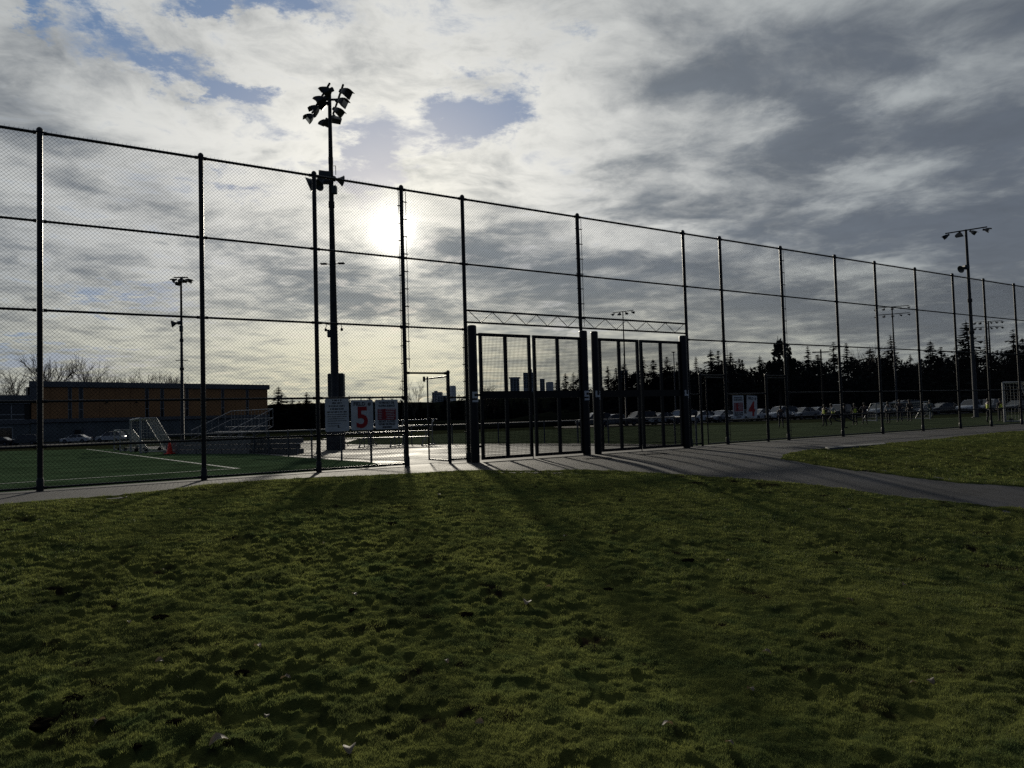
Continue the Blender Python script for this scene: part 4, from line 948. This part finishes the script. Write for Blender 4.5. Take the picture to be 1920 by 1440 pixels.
def build_people():
    yv = mat('yellow_bib', (.72, .80, .10), .7, 0, .1, 8); dk = mat('dark_kit', (.012, .013, .02), .8, 0, .1, 8); wh = mat('white_shirt', (.42, .43, .45), .8, 0, .1, 8); nv = mat('navy_jacket', (.015, .018, .035), .75, 0, .1, 8)
    sk = mat('skin', (.12, .07, .05), .6, 0, .08, 8); hr = mat('dark_hair', (.015, .011, .008), .7, 0, .1, 20)
    tl = mat('teal_jacket', (.03, .06, .07), .75, 0, .1, 8)
    person(17.75, 41.4, 1.26, R(-70), 'stand', dk, dk, hr, sk, 'child in yellow bib walking beside the running child in a yellow bib', yv)
    person(17.45, 39.6, 1.28, R(-110), 'run', wh, dk, hr, sk, 'running child in yellow bib, left of the kicking player', yv)
    person(16.15, 35.4, 1.22, R(60), 'kick', dk, dk, hr, sk, 'child in dark kit kicking, right behind a fence post')
    person(19.75, 42.0, 1.26, R(180), 'stand', dk, dk, hr, sk, 'child in yellow bib standing in front of the white SUV', yv)
    person(20.8, 43.0, 1.30, R(160), 'hips', nv, dk, hr, sk, 'person in navy top standing left of the low goal')
    person(22.5, 43.6, 1.32, R(200), 'stand', wh, dk, hr, sk, 'person in white shirt and dark trousers at the left end of the low goal')
    person(24.9, 46.8, 1.45, R(170), 'hips', nv, nv, hr, sk, 'person in dark jacket in the middle of the low goal')
    person(26.1, 47.8, 1.45, R(190), 'stand', dk, dk, hr, sk, 'person all in black near the right end of the low goal')
    person(29.8, 52.0, 1.42, R(120), 'run', tl, tl, hr, sk, 'person in teal jacket leaning by the right goal post of the low goal')
    person(25.9, 38.6, 1.22, R(180), 'stand', dk, dk, hr, sk, 'child in yellow bib standing inside the tall goal at right edge', yv)
    person(23.75, 36.3, 1.22, R(100), 'stand', dk, dk, hr, sk, 'child in yellow bib beside the left post of the tall goal', yv)
    person(15.4, 41.8, 1.26, R(150), 'stand', nv, nv, hr, sk, 'person in navy jacket left of the children in yellow bibs')

# ------------------------------------------------------------------ buildings
def build_gym():
    A = Vector((-93.13, 140.)); B = Vector((-60.85, 181.)); d = B - A; L = d.length; rz = math.atan2(d.y, d.x); zb = -1.62
    e = empty('gymnasium', (A.x, A.y, zb), rz); tag(e, 'long flat roofed gymnasium with orange panelled upper wall', 'building')
    Hh = 10.30 - zb; D = 26
    MB().box((L / 2, D / 2, (2.5 - zb) / 2 - .4), (L - .3, D - .3, 2.5 - zb + .8 - .8)).build('lower_wall', m_wallg, e)
    z1 = 2.5 - zb; zt = Hh - 1.15
    MB().box((L / 2, D / 2 + .1, (z1 + zt) / 2 + .1), (L - .5, D - .4, zt - z1)).build('core_wall', m_strip, e)
    MB().box((L / 2, D / 2, Hh - .58), (L + .5, D + .5, 1.16), bevel=.05).build('roof_fascia', m_fascia, e)
    MB().box((L / 2, D / 2, z1 + .02), (L + .3, D + .3, .72), bevel=.05).build('band', m_fascia, e)
    for nm_ in list(e.children):
        for v in nm_.data.vertices:
            if nm_.location.length < 1e-6 and v.co.y > 1: v.co.x += .36 * v.co.y
    # tall orange panels separated by paired dark window strips
    cuts = [3.2, 7.0, 9.4, 18.8, 24.2, 26.8, 30.6, 35.6, 40.2, 46.3, L - 1.2]
    xs = [.2] + cuts; s = .2
    strips = [(6.7, 7.4), (8.7, 9.5), (21.9, 22.7), (25.2, 26.0), (30.9, 31.6), (39.6, 40.3), (46.0, 46.7)]
    prev = .25
    for a, b in strips + [(L - .25, L)]:
        n = max(1, round((a - prev) / 3.4))
        for i in range(n):
            x0 = prev + (a - prev) * i / n; x1 = prev + (a - prev) * (i + 1) / n
            for zz0, zz1 in ((z1 + .4, (z1 + zt) / 2 + .5), ((z1 + zt) / 2 + .5, zt)):
                MB().box(((x0 + x1) / 2, .06, (zz0 + zz1) / 2), (x1 - x0 - .05, .14, zz1 - zz0 - .05), bevel=.01).build('panel', m_brick, e)
        prev = b
    for a, b in strips:
        w = MB().box(((a + b) / 2, .10, (z1 + zt) / 2 + .2), (b - a - .12, .05, zt - z1 - .5)).build('window', m_glass, e)
        for zz in (z1 + 2.2, z1 + 4.2): MB().box(((a + b) / 2, .06, zz), (b - a - .12, .06, .12)).build('mullion', m_mull, w)
        for xx in (a + .03, b - .03): MB().box((xx, .05, (z1 + zt) / 2 + .2), (.07, .1, zt - z1 - .4)).build('mullion', m_mull, w)
    for x in (1.5, 14, 20): MB().box((x, -.1, z1 + 3.6), (.4, .3, .25), bevel=.05).build('wall_lamp', m_strip, e)
    MB().box((.15, -.06, (z1 + Hh) / 2 + .3), (1.5, .5, Hh - z1 - 1.)).build('corner_pier', m_fascia, e) if False else None
    MB().box((.9, -.02, (z1 + zt) / 2 + 2.0), (1.8, .3, zt - z1 - 3.2)).build('corner_panel', m_fascia, e)
    MB().box((.35, .9, (z1 + zt) / 2), (1.2, 1.0, zt - z1)).build('core_wall', m_strip, e)
    MB().box((8.5, -.04, 1.1), (1.1, .12, 2.2)).build('door', m_strip, e); MB().box((10.6, -.04, 1.3), (2.2, .12, 2.6)).build('door', m_fascia, e)
    # glazed left wing, a lower volume running left from the corner
    W = 34; hw = 7.55 - zb
    for nm, zz0, zz1, m_, y0 in (('wing_fascia', hw - 1.7, hw, m_fascia, -.1), ('wing_band', z1 - .5, z1 + .35, m_fascia, -.1), ('wing_wall', 0, z1 - .5, m_wallg, .1), ('wing_core', z1 + .35, hw - 1.7, m_strip, .35)):
        MB().box((-W / 2, D / 4 + y0, (zz0 + zz1) / 2), (W, D / 2, zz1 - zz0)).build(nm, m_, e)
    n = 14
    for i in range(n):
        x = -.8 - i * 2.35; w = MB().box((x - 1.1, .26, (z1 + .35 + hw - 1.7) / 2), (2.05, .08, hw - 1.7 - z1 - .5)).build('window', m_glass, e)
        MB().box((x - 2.25, .18, (z1 + .35 + hw - 1.7) / 2), (.16, .2, hw - 1.7 - z1 - .35)).build('mullion', m_mull, w); MB().box((x - 1.1, .18, z1 + 1.35), (2.1, .14, .14)).build('mullion', m_mull, w)
        MB().box((x - 1.1, .18, z1 + .42), (2.1, .14, .12)).build('mullion', m_mull, w)
    for x in (-4.5, -8.5):
        w = MB().box((x, .04, 2.0), (3.0, .12, 2.0)).build('window', m_glass, e); MB().box((x, -.02, 3.05), (3.3, .1, .16)).build('mullion', m_mull, w); MB().box((x + 1.6, -.02, 2.0), (.16, .1, 2.2)).build('mullion', m_mull, w)
    MB().lathe((-6.5, 3, hw), [(1.2, 0), (1.15, .35), (.8, .75), (.1, .9)], 14).build('roof_vent', m_fascia, e)
def tower(x0, x1, y, ztop, label, depth=24, cap=None, rnd=False):
    w = x1 - x0; x = (x0 + x1) / 2; e = empty('tower_block', (x, y, -1.6)); tag(e, label, 'building', 'distant tower blocks'); h = ztop + 1.6
    if rnd: MB().lathe((0, 0, 0), [(w / 2, 0), (w / 2, h), (w / 2 - 2, h + 1)], 20).build('wall', m_tower, e)
    else: MB().box((0, depth / 2, h / 2), (w, depth, h)).build('wall', m_tower, e)
    if cap: MB().box((cap[0], depth / 2, h + cap[2] / 2), (cap[1], depth * .6, cap[2])).build('plant_room', m_tower, e)
    nf = int(h / 3.4)
    if not rnd:
        nw = max(2, int(w / 5)); wm = MB().box((0, 0, 0), (w / nw * .62, .5, 1.7)).mesh('window'); wm.materials.append(m_towerglass)
        for i in range(nf - 9, nf):
            for j in range(nw):
                o = bpy.data.objects.new('window', wm); COL.objects.link(o); o.parent = e; o.location = (-w / 2 + w / nw * (j + .5), -.15, i * 3.4 + 1.8)
def build_towers():
    tower(-166, -146, 1500, 53, 'low distant tower block seen through the small open gate', cap=(-3, 6, 3)); tower(-131, -116, 1500, 63.5, 'distant round topped tower behind the short gate post', cap=(0, 10, 2), rnd=True)
    tower(-4, 15, 1500, 77, 'distant flat topped tower in the left half of the black gate marked 5', cap=(0, 24, 2.2)); tower(24, 45, 1500, 88, 'tallest distant tower beside the middle gap of the gate marked 5', cap=(4, 8, 7))
    tower(58, 68, 1500, 74, 'narrow distant tower right of the gap in the gate marked 5'); tower(70, 86, 1500, 66, 'distant round block low above the trees in the gate marked 5', rnd=True)
    tower(226, 240, 1500, 86, 'distant tower in the left leaf of the gate marked 4', cap=(2, 5, 4)); tower(332, 344, 1500, 80, 'distant tower block beside the last post of the gate marked 4'); tower(-150, -128, 1450, 44, 'broad low distant block left of the round topped tower')
    e = empty('house', (79., 142., 3.4), .25); tag(e, 'pale roofed house half hidden in the dark trees at right', 'house')
    MB().box((0, 0, 1.6), (5.5, 4, 3.4)).build('wall', m_fascia, e)
    MB().add([(-3, -2.4, 3.3), (3, -2.4, 3.3), (3, 2.4, 3.3), (-3, 2.4, 3.3), (-3, 0, 4.7), (3, 0, 4.7)], [(0, 1, 5, 4), (2, 3, 4, 5), (0, 4, 3), (1, 2, 5), (3, 2, 1, 0)]).build('roof', m_roofp, e)
    for x in (-1.5, 1.2): MB().box((x, -2.05, 2.0), (1.1, .1, 1.1)).build('window', m_glass, e)

# ------------------------------------------------------------------ trees
def conifer_mesh(seed, h=10., dens=1., slim=.26):
    rnd = random.Random(seed); mb = MB(); z = h * .08
    while z < h * .985:
        t = z / h; rad = slim * h * (1 - t) ** .85 * rnd.uniform(.65, 1.12) + .03; n = 4 + int(5 * (1 - t)) + rnd.randint(0, 2)
        for k in range(n):
            a = rnd.uniform(0, 6.283); r = rad * rnd.uniform(.55, 1.1); dz = -r * rnd.uniform(.05, .35) + (.12 * r if t > .8 else 0)
            d = Vector((math.cos(a), math.sin(a), 0)); s_ = Vector((-d.y, d.x, 0)); m_ = max(2, int(r / .42)); 
            for i in range(m_):
                u = (i + .5) / m_; c = d * (r * u) + Vector((0, 0, z + dz * u * u)); w = (.15 + .24 * min(rad, 2.2) + .16 * (1 - u) * min(rad, 1.6)) * rnd.uniform(.6, 1.2)
                for q in range(2):
                    tip = c + s_ * (w * rnd.uniform(.6, 1.1) * (1 if q else -1)) + d * rnd.uniform(.1, .45) * min(1, rad) + Vector((0, 0, rnd.uniform(-.28, .02) * min(1, rad)))
                    mb.add([c - d * .22 + Vector((0, 0, rnd.uniform(-.04, .12))), c + d * .25 + Vector((0, 0, -.08)), tip], [(0, 1, 2)])
            e = d * (r * 1.12) + Vector((0, 0, z + dz * 1.15)); b = d * (r * .8) + Vector((0, 0, z + dz * .65)); mb.add([b + s_ * .09, b - s_ * .09, e], [(0, 1, 2)])
        z += rnd.uniform(.12, .26) * (h / 10) / dens
    mb.add([(-.06, 0, h * .93), (.06, 0, h * .93), (0, 0, h * 1.02)], [(0, 1, 2)])
    return mb.mesh('crown')
def leafy_mesh(seed, h=9., w=5., n=1500, leaf=.30):
    rnd = random.Random(seed); mb = MB(); cl = []
    for _ in range(20):
        t = rnd.random() ** .8; cl.append((Vector((rnd.gauss(0, w * .26 * (1.05 - t * .6)), rnd.gauss(0, w * .26 * (1.05 - t * .6)), h * (.30 + .62 * t))), rnd.uniform(.5, 1.1) * w * .19))
    for _ in range(n):
        c, r = rnd.choice(cl); v = Vector((rnd.gauss(0, 1), rnd.gauss(0, 1), rnd.gauss(0, 1))).normalized() * r * rnd.random() ** .4; p = c + v
        a = Vector((rnd.uniform(-1, 1), rnd.uniform(-1, 1), rnd.uniform(-1, 1))).normalized() * leaf * rnd.uniform(.5, 1.2); b = a.orthogonal().normalized() * leaf * .6 * rnd.uniform(.5, 1.2)
        mb.add([p - a * .5, p + b, p + a * .8, p - b * .7], [(0, 1, 2, 3)])
    return mb.mesh('crown')
def trunk_mesh(seed, h, r, curve=.1):
    rnd = random.Random(seed); mb = MB(); p = Vector((0, 0, -.3)); n = 5
    for i in range(n):
        q = Vector((rnd.uniform(-curve, curve), rnd.uniform(-curve, curve), h * (i + 1) / n)); mb.tube(p, q, r * (1 - i / n * .85), r * (1 - (i + 1) / n * .85), n=6, cap=False); p = q
    return mb.mesh('trunk')
def bare_mesh(seed, h=10., spread=.5, depth=5):
    rnd = random.Random(seed); tr = MB(); br = MB()
    def grow(p, d, ln, r, k):
        n = 3
        for i in range(n):
            d = (d + Vector((rnd.uniform(-.13, .13), rnd.uniform(-.13, .13), .05))).normalized(); q = p + d * (ln / n)
            (tr if k == 0 else br).tube(p, q, r * (1 - .25 * i / n), r * (1 - .25 * (i + 1) / n), n=5 if k < 2 else 3, cap=False); p = q
            if k > 0 and k < depth and rnd.random() < .6:
                a = d.orthogonal().normalized(); a.rotate(Matrix.Rotation(rnd.uniform(0, 6.28), 3, d)); grow(p, (d + a * rnd.uniform(.5, 1.0)).normalized(), ln * .55, r * .45, k + 1)
        if k >= depth: return
        for _ in range(3 if k else 4):
            a = d.orthogonal().normalized(); a.rotate(Matrix.Rotation(rnd.uniform(0, 6.28), 3, d)); grow(p, (d + a * rnd.uniform(.25, .75) * (spread * 2)).normalized(), ln * rnd.uniform(.6, .85), r * .62, k + 1)
    grow(Vector((0, 0, -.2)), Vector((0, 0, 1)), h * .26, h * .011, 0)
    return tr.mesh('trunk'), br.mesh('branches')
def build_trees():
    con = [conifer_mesh(s, 10, 1., sl) for s, sl in ((1, .36), (2, .30), (3, .40), (4, .33), (5, .26))]; lf = [leafy_mesh(s, 9, 6.5, 1700, .34) for s in (11, 12, 13, 14)]; big = leafy_mesh(21, 9, 4.2, 1300, .42)
    for m_ in con: m_.materials.append(m_con)
    for m_ in lf + [big]: m_.materials.append(m_leafd)
    tm = trunk_mesh(3, 9, .22); tm.materials.append(m_bark)
    bare = [bare_mesh(s, 10, sp, 4) for s, sp in ((31, .45), (32, .55), (33, .4), (34, .5))]
    for a, b in bare: a.materials.append(m_bark); b.materials.append(m_barkb)
    def put(name, parts, x, y, h0, h, label, cat, group, wide=1.):
        h0 = max(v.co.z for v in parts[-1][1].vertices); e = empty(name, (x, y, tz(x, y)), random.uniform(0, 6.28)); k = h / h0; e.scale = (k * wide, k * wide, k); tag(e, label, cat, group)
        for nm, me in parts: o = bpy.data.objects.new(nm, me); COL.objects.link(o); o.parent = e
        return e
    conR = [(18.62, 120, 9.2), (21.45, 118, 9.6), (23.08, 118, 8.8), (26.2, 122, 9.1), (31.85, 125, 10.1), (33.63, 122, 10.7), (36.59, 128, 10.6), (37.52, 124, 9.7), (41.42, 130, 9.7), (39.6, 126, 9.3), (43.9, 128, 9.5), (52.42, 128, 10.5), (55.0, 130, 10.3),
            (56.1, 126, 11.6), (57.4, 124, 10.8), (60.46, 122, 9.6), (61.9, 118, 11.9), (69.52, 120, 10.7), (73.58, 124, 9.6), (77.47, 118, 10.3), (82.54, 122, 9.3), (79.13, 114, 11.4), (83.37, 118, 10.1), (16.45, 124, 8.0), (17.85, 124, 8.7),
            (11.08, 150, 9.5), (12.72, 150, 9.2), (14.4, 150, 9.8), (66.6, 121, 9.0), (48.4, 127, 8.8), (86.5, 117, 10.8), (90, 119, 9.8), (95, 118, 11.5), (9.3, 152, 8.2), (28.3, 124, 8.6), (75.3, 121, 8.8), (63.9, 123, 9.4)]
    for i, (x, y, h) in enumerate(conR):
        put('conifer_tree', [('trunk', tm), ('crown', con[i % 5])], x, y, 10, h * 1.07 + .5 + (i % 4) * .35, 'dark conifer in the dense tree line beyond the far field', 'conifer', 'conifers in the tree line beyond the far field', 1.05 if i % 3 else 1.3)
    put('spruce_tree', [('trunk', tm), ('crown', con[0])], 70.55, 112, 10, 14.4, 'tallest ragged spruce, behind the right floodlight pole', 'spruce', None, 1.35)
    put('evergreen_tree', [('trunk', tm), ('crown', big)], 42.15, 114, 9, 12.6, 'tall airy broadleaf evergreen standing out of the tree line above the FIELD # 4 sign', 'tree', None, .78)
    bush = [(21.03, 124, 8.4), (29.24, 126, 8.0), (32.88, 124, 8.0), (35.3, 126, 8.3), (37.28, 128, 9.0), (39.45, 126, 8.2), (41.1, 124, 8.0), (44.38, 126, 8.7), (47.51, 124, 8.5), (49.9, 128, 8.4), (51.62, 124, 8.6), (53.91, 124, 8.8), (57.55, 122, 9.0), (60.1, 124, 8.3),
            (63.04, 124, 8.6), (65.4, 120, 8.4), (67.9, 122, 8.2), (70.5, 121, 8.2), (73.34, 120, 8.1), (75.61, 118, 8.2), (79.99, 120, 8.4), (82.23, 120, 8.8), (24.6, 121, 7.2), (26.9, 123, 7.0), (19.5, 122, 7.0), (85, 120, 9), (88.5, 121, 9), (92, 121, 9.4), (31, 123, 7.6), (46, 124, 7.8), (13, 140, 6.5), (15.2, 135, 6.6)]
    for i, (x, y, h) in enumerate(bush):
        put('evergreen_tree', [('trunk', tm), ('crown', lf[i % 4])], x, y, 9, h * 1.04 + .2 + (i % 5) * .25, 'rounded dark evergreen filling the tree line beyond the far field', 'tree', 'rounded evergreens in the tree line beyond the far field', 1.0)
    for i, (x, y, h) in enumerate([(-61.21, 190, 11.8), (-53.83, 190, 10.1), (-50.35, 200, 10.0), (-57.63, 190, 8.5), (-44.92, 200, 9.1), (-41.45, 210, 9.2), (-37.6, 210, 8.9), (-34.83, 210, 8.4)] + [(-64 + i * 3.9 + random.uniform(-1.5, 1.5), 184 + random.uniform(0, 8), random.uniform(6.4, 8.6)) for i in range(20)]):
        put('conifer_tree', [('trunk', tm), ('crown', con[(i + 2) % 5])], x, y, 10, h + .3, 'small far conifer on the low skyline behind the bleachers and the gate marked 5', 'conifer', 'far conifers on the low skyline', 1.6)
    BL = [(-116.2, 165, 16.3), (-114.13, 165, 18.4), (-106.46, 165, 20.5), (-103.67, 165, 19.3), (-101.66, 170, 20.3), (-94.9, 165, 19.8), (-97.83, 175, 16.4), (-100.62, 190, 16.8), (-97.54, 190, 17.4), (-97.51, 195, 18.4), (-93.93, 195, 17.6), (-91.05, 195, 17.5), (-122, 168, 18), (-128, 170, 19)]
    for i, (x, y, h) in enumerate(BL):
        a, b = bare[i % 4]; put('bare_tree', [('trunk', a), ('branches', b)], x, y, 9.6, h, 'leafless tree rising behind the roof of the orange building', 'bare tree', 'bare trees behind the orange building', .72)
    for i, (x, y, h, lab, g) in enumerate([(-21.6, 160, 12.2, 'slender bare tree seen in the opening of the small open gate', None), (-6.23, 170, 10.3, 'left one of two low bare trees behind the first post of the gate marked 5', None), (-4.4, 172, 9.4, 'right one of two low bare trees behind the first post of the gate marked 5', None)] +
            [(x, y, h, 'leafless tree standing among the evergreens beyond the far field', 'bare trees among the evergreens') for x, y, h in ((45.1, 130, 11.1), (58.08, 120, 12.3), (50.4, 130, 10.4), (30.69, 130, 10.2), (40.28, 130, 10.3), (46.6, 126, 10.4), (66.2, 124, 9.4))]):
        a, b = bare[(i + 1) % 4]; put('bare_tree', [('trunk', a), ('branches', b)], x, y, 9.6, h, lab, 'bare tree', g, .75)
    # the woodland's unbroken undergrowth, and the low far hedge line at left: masses nobody could count
    def mass(name, pts, label):
        n = len(pts); P = np.array(pts); ax = RNG.normal(size=(n, 3)); ax /= np.linalg.norm(ax, axis=1)[:, None]; b = np.cross(ax, RNG.normal(size=(n, 3))); b /= np.linalg.norm(b, axis=1)[:, None]
        s = RNG.uniform(.25, .7, n)[:, None] * P[:, 3:4]; c = P[:, :3]
        V = np.stack([c - ax * s * .6, c + b * s * .5, c + ax * s * .8, c - b * s * .45], 1).reshape(-1, 3); o = np_mesh(name, V, np.arange(4 * n).reshape(-1, 4), m_leafd); tag(o, label, 'woodland', kind='stuff')
    pts = []
    for _ in range(34000):
        x = RNG.uniform(8, 100); y = 116 + RNG.random() * 10 + (0 if x > 26 else (26 - x) * .9); top = (6.3 + 1.5 * math.sin(x * .55) + 1.1 * math.sin(x * 1.7 + 1) + .7 * math.sin(x * 4.1)) * min(1, .45 + (x - 8) / 30); pts.append((x, y, tz(x, y) + top * RNG.random() ** .75, 1.))
    mass('woodland', pts, 'dense dark undergrowth and low woodland beyond the car row')
    pts = []
    for _ in range(20000):
        x = RNG.uniform(-66, 18); y = 186 + RNG.random() * 20; top = 5.0 + 1.3 * math.sin(x * .35) + 1.0 * math.sin(x * 1.1 + 2) + .9 * math.sin(x * 2.7) + .7 * math.sin(x * 6.1); pts.append((x, y, -1.6 + top * RNG.random() ** .8, 1.))
    mass('far_woodland', pts, 'low dark far wood along the skyline behind the bleachers')

# ------------------------------------------------------------------ litter on the lawn
def build_litter():
    leaf_pts = [(.06, 5.37, .085, 'pale curled dead leaf near the middle of the lawn'), (-1.04, 9.91, .06, 'small white leaf scrap on the lawn below the gate shadows'), (-1.57, 4.41, .055, 'small pale leaf on the left lawn, upper of a close pair'), (-1.29, 4.05, .06, 'pale leaf just below a smaller one on the left lawn'), (-1.36, 3.32, .085, 'large striped dead leaf at bottom left of the lawn'),
                (-2.03, 3.55, .07, 'dead leaf lying on a dark clod at lower left'), (-.75, 3.22, .075, 'brown dead leaf at the bottom edge of the lawn'), (1.2, 3.86, .05, 'small pale leaf low on the right lawn'), (.68, 3.45, .055, 'pale leaf at lower right centre beside a dark tuft')]
    def leaf(s, seed):
        rnd = random.Random(seed); V = []; n = 7; mb = MB()
        for i in range(n):
            t = i / (n - 1); w = math.sin(math.pi * min(1, t * .93 + .05)) ** .7 * s * .36 * rnd.uniform(.85, 1.15); z = math.sin(t * 3.0) * s * .22
            V += [(s * (t - .5), -w, z + w * .55), (s * (t - .5), 0, z), (s * (t - .5), w, z + w * rnd.uniform(.2, .8))]
        F = [(i * 3 + j, i * 3 + j + 1, i * 3 + j + 4, i * 3 + j + 3) for i in range(n - 1) for j in range(2)]; mb.add(V, F, True); return mb.mesh('fallen_leaf')
    def zl(x, y): a = np.array([x]); b = np.array([y]); return float(lawn_z(a, b, lawn_sd(a, b))[0])
    prot = [leaf(.1, s) for s in range(4)]
    for m_ in prot: m_.materials.append(m_leaf)
    extra = [(2.09, 3.93), (1.46, 4.36), (.91, 3.26), (-1.23, 5.51), (-.42, 4.23), (-2.09, 4.27), (.24, 5.74), (2.43, 5.39), (2.2, 3.95), (-1.24, 3.59), (-2.6, 4.9), (3.1, 5.9), (-.2, 3.5), (-3.0, 6.2), (1.9, 6.6), (.5, 7.5), (-1.9, 7.2), (4.2, 9.2), (-4.0, 9.0)]
    for i, (x, y, s, lab) in enumerate(leaf_pts + [(x, y, random.uniform(.035, .055), 'small dry leaf scrap lying on the mossy lawn') for x, y in extra]):
        o = bpy.data.objects.new('fallen_leaf', prot[i % 4]); COL.objects.link(o); o.location = (x, y, zl(x, y) + .008); o.scale = (s / .1,) * 3; o.rotation_euler = (random.uniform(-.5, .5), random.uniform(-.3, .3), random.uniform(0, 6.28))
        tag(o, lab, 'leaf', 'fallen leaves on the lawn' if i < 9 else 'small leaf scraps on the lawn')
    clods = [(-1.55, 4.09, .05), (-1.66, 3.52, .05), (-2.35, 3.59, .085), (-2.31, 3.80, .06), (-.38, 5.13, .06), (.71, 5.78, .05), (1.54, 6.6, .06), (3.07, 7.03, .06), (-1.16, 5.17, .04), (-2.45, 5.02, .06), (.36, 4.2, .04), (-1.73, 3.30, .035)]
    labs = ['dark soil clod on the left lawn beside small pale leaves', 'dark soil clod near the bottom left leaf', 'largest dark soil clod at lower left', 'dark clod just behind the largest clod', 'dark clod in the middle of the lawn', 'dark clod right of the lawn centre', 'dark clod on the right middle lawn', 'farthest dark clod on the right lawn', 'small dark clod left of the lawn centre', 'dark clod on the far left lawn', 'small dark clod below the lawn centre', 'smallest dark clod at bottom left']
    for i, ((x, y, r), lab) in enumerate(zip(clods, labs)):
        r *= .62
        mb = MB(); prof = 10; V = []; rings = 6
        for k in range(rings + 1):
            t = math.pi * k / rings
            for j in range(prof):
                a = 2 * math.pi * j / prof; q = 1 + .7 * mnoise.noise(Vector((math.cos(a) * 1.7 + i * 7, math.sin(a) * 1.7, t * 1.6))); V.append((math.sin(t) * math.cos(a) * r * 1.5 * q, math.sin(t) * math.sin(a) * r * 1.2 * q, math.cos(t) * r * .38 * q))
        mb.add(V, [(k * prof + j, k * prof + (j + 1) % prof, (k + 1) * prof + (j + 1) % prof, (k + 1) * prof + j) for k in range(rings) for j in range(prof)][::1], False)
        o = mb.build('soil_clod', m_soil, None, (x, y, zl(x, y) - r * .05)); tag(o, lab, 'clod', 'dark soil clods on the lawn')

build_ground(); build_paving(); build_hill()
build_fence(); build_black_gates()
build_ped_gate(-1.42, .90, math.atan2(.72, -.55), 'small chain link gate standing open beside the black gate marked 5', True)
build_ped_gate(6.20, 1.0, PHI + math.pi + .16, 'closed small chain link gate just right of the last black post')
build_ped_gate(7.72, .93, PHI, 'closed small chain link gate right of the FIELD # 4 sign')
build_signs(); build_poles(); build_field_things(); build_gym(); build_towers(); build_trees(); build_cars(); build_people(); build_litter()
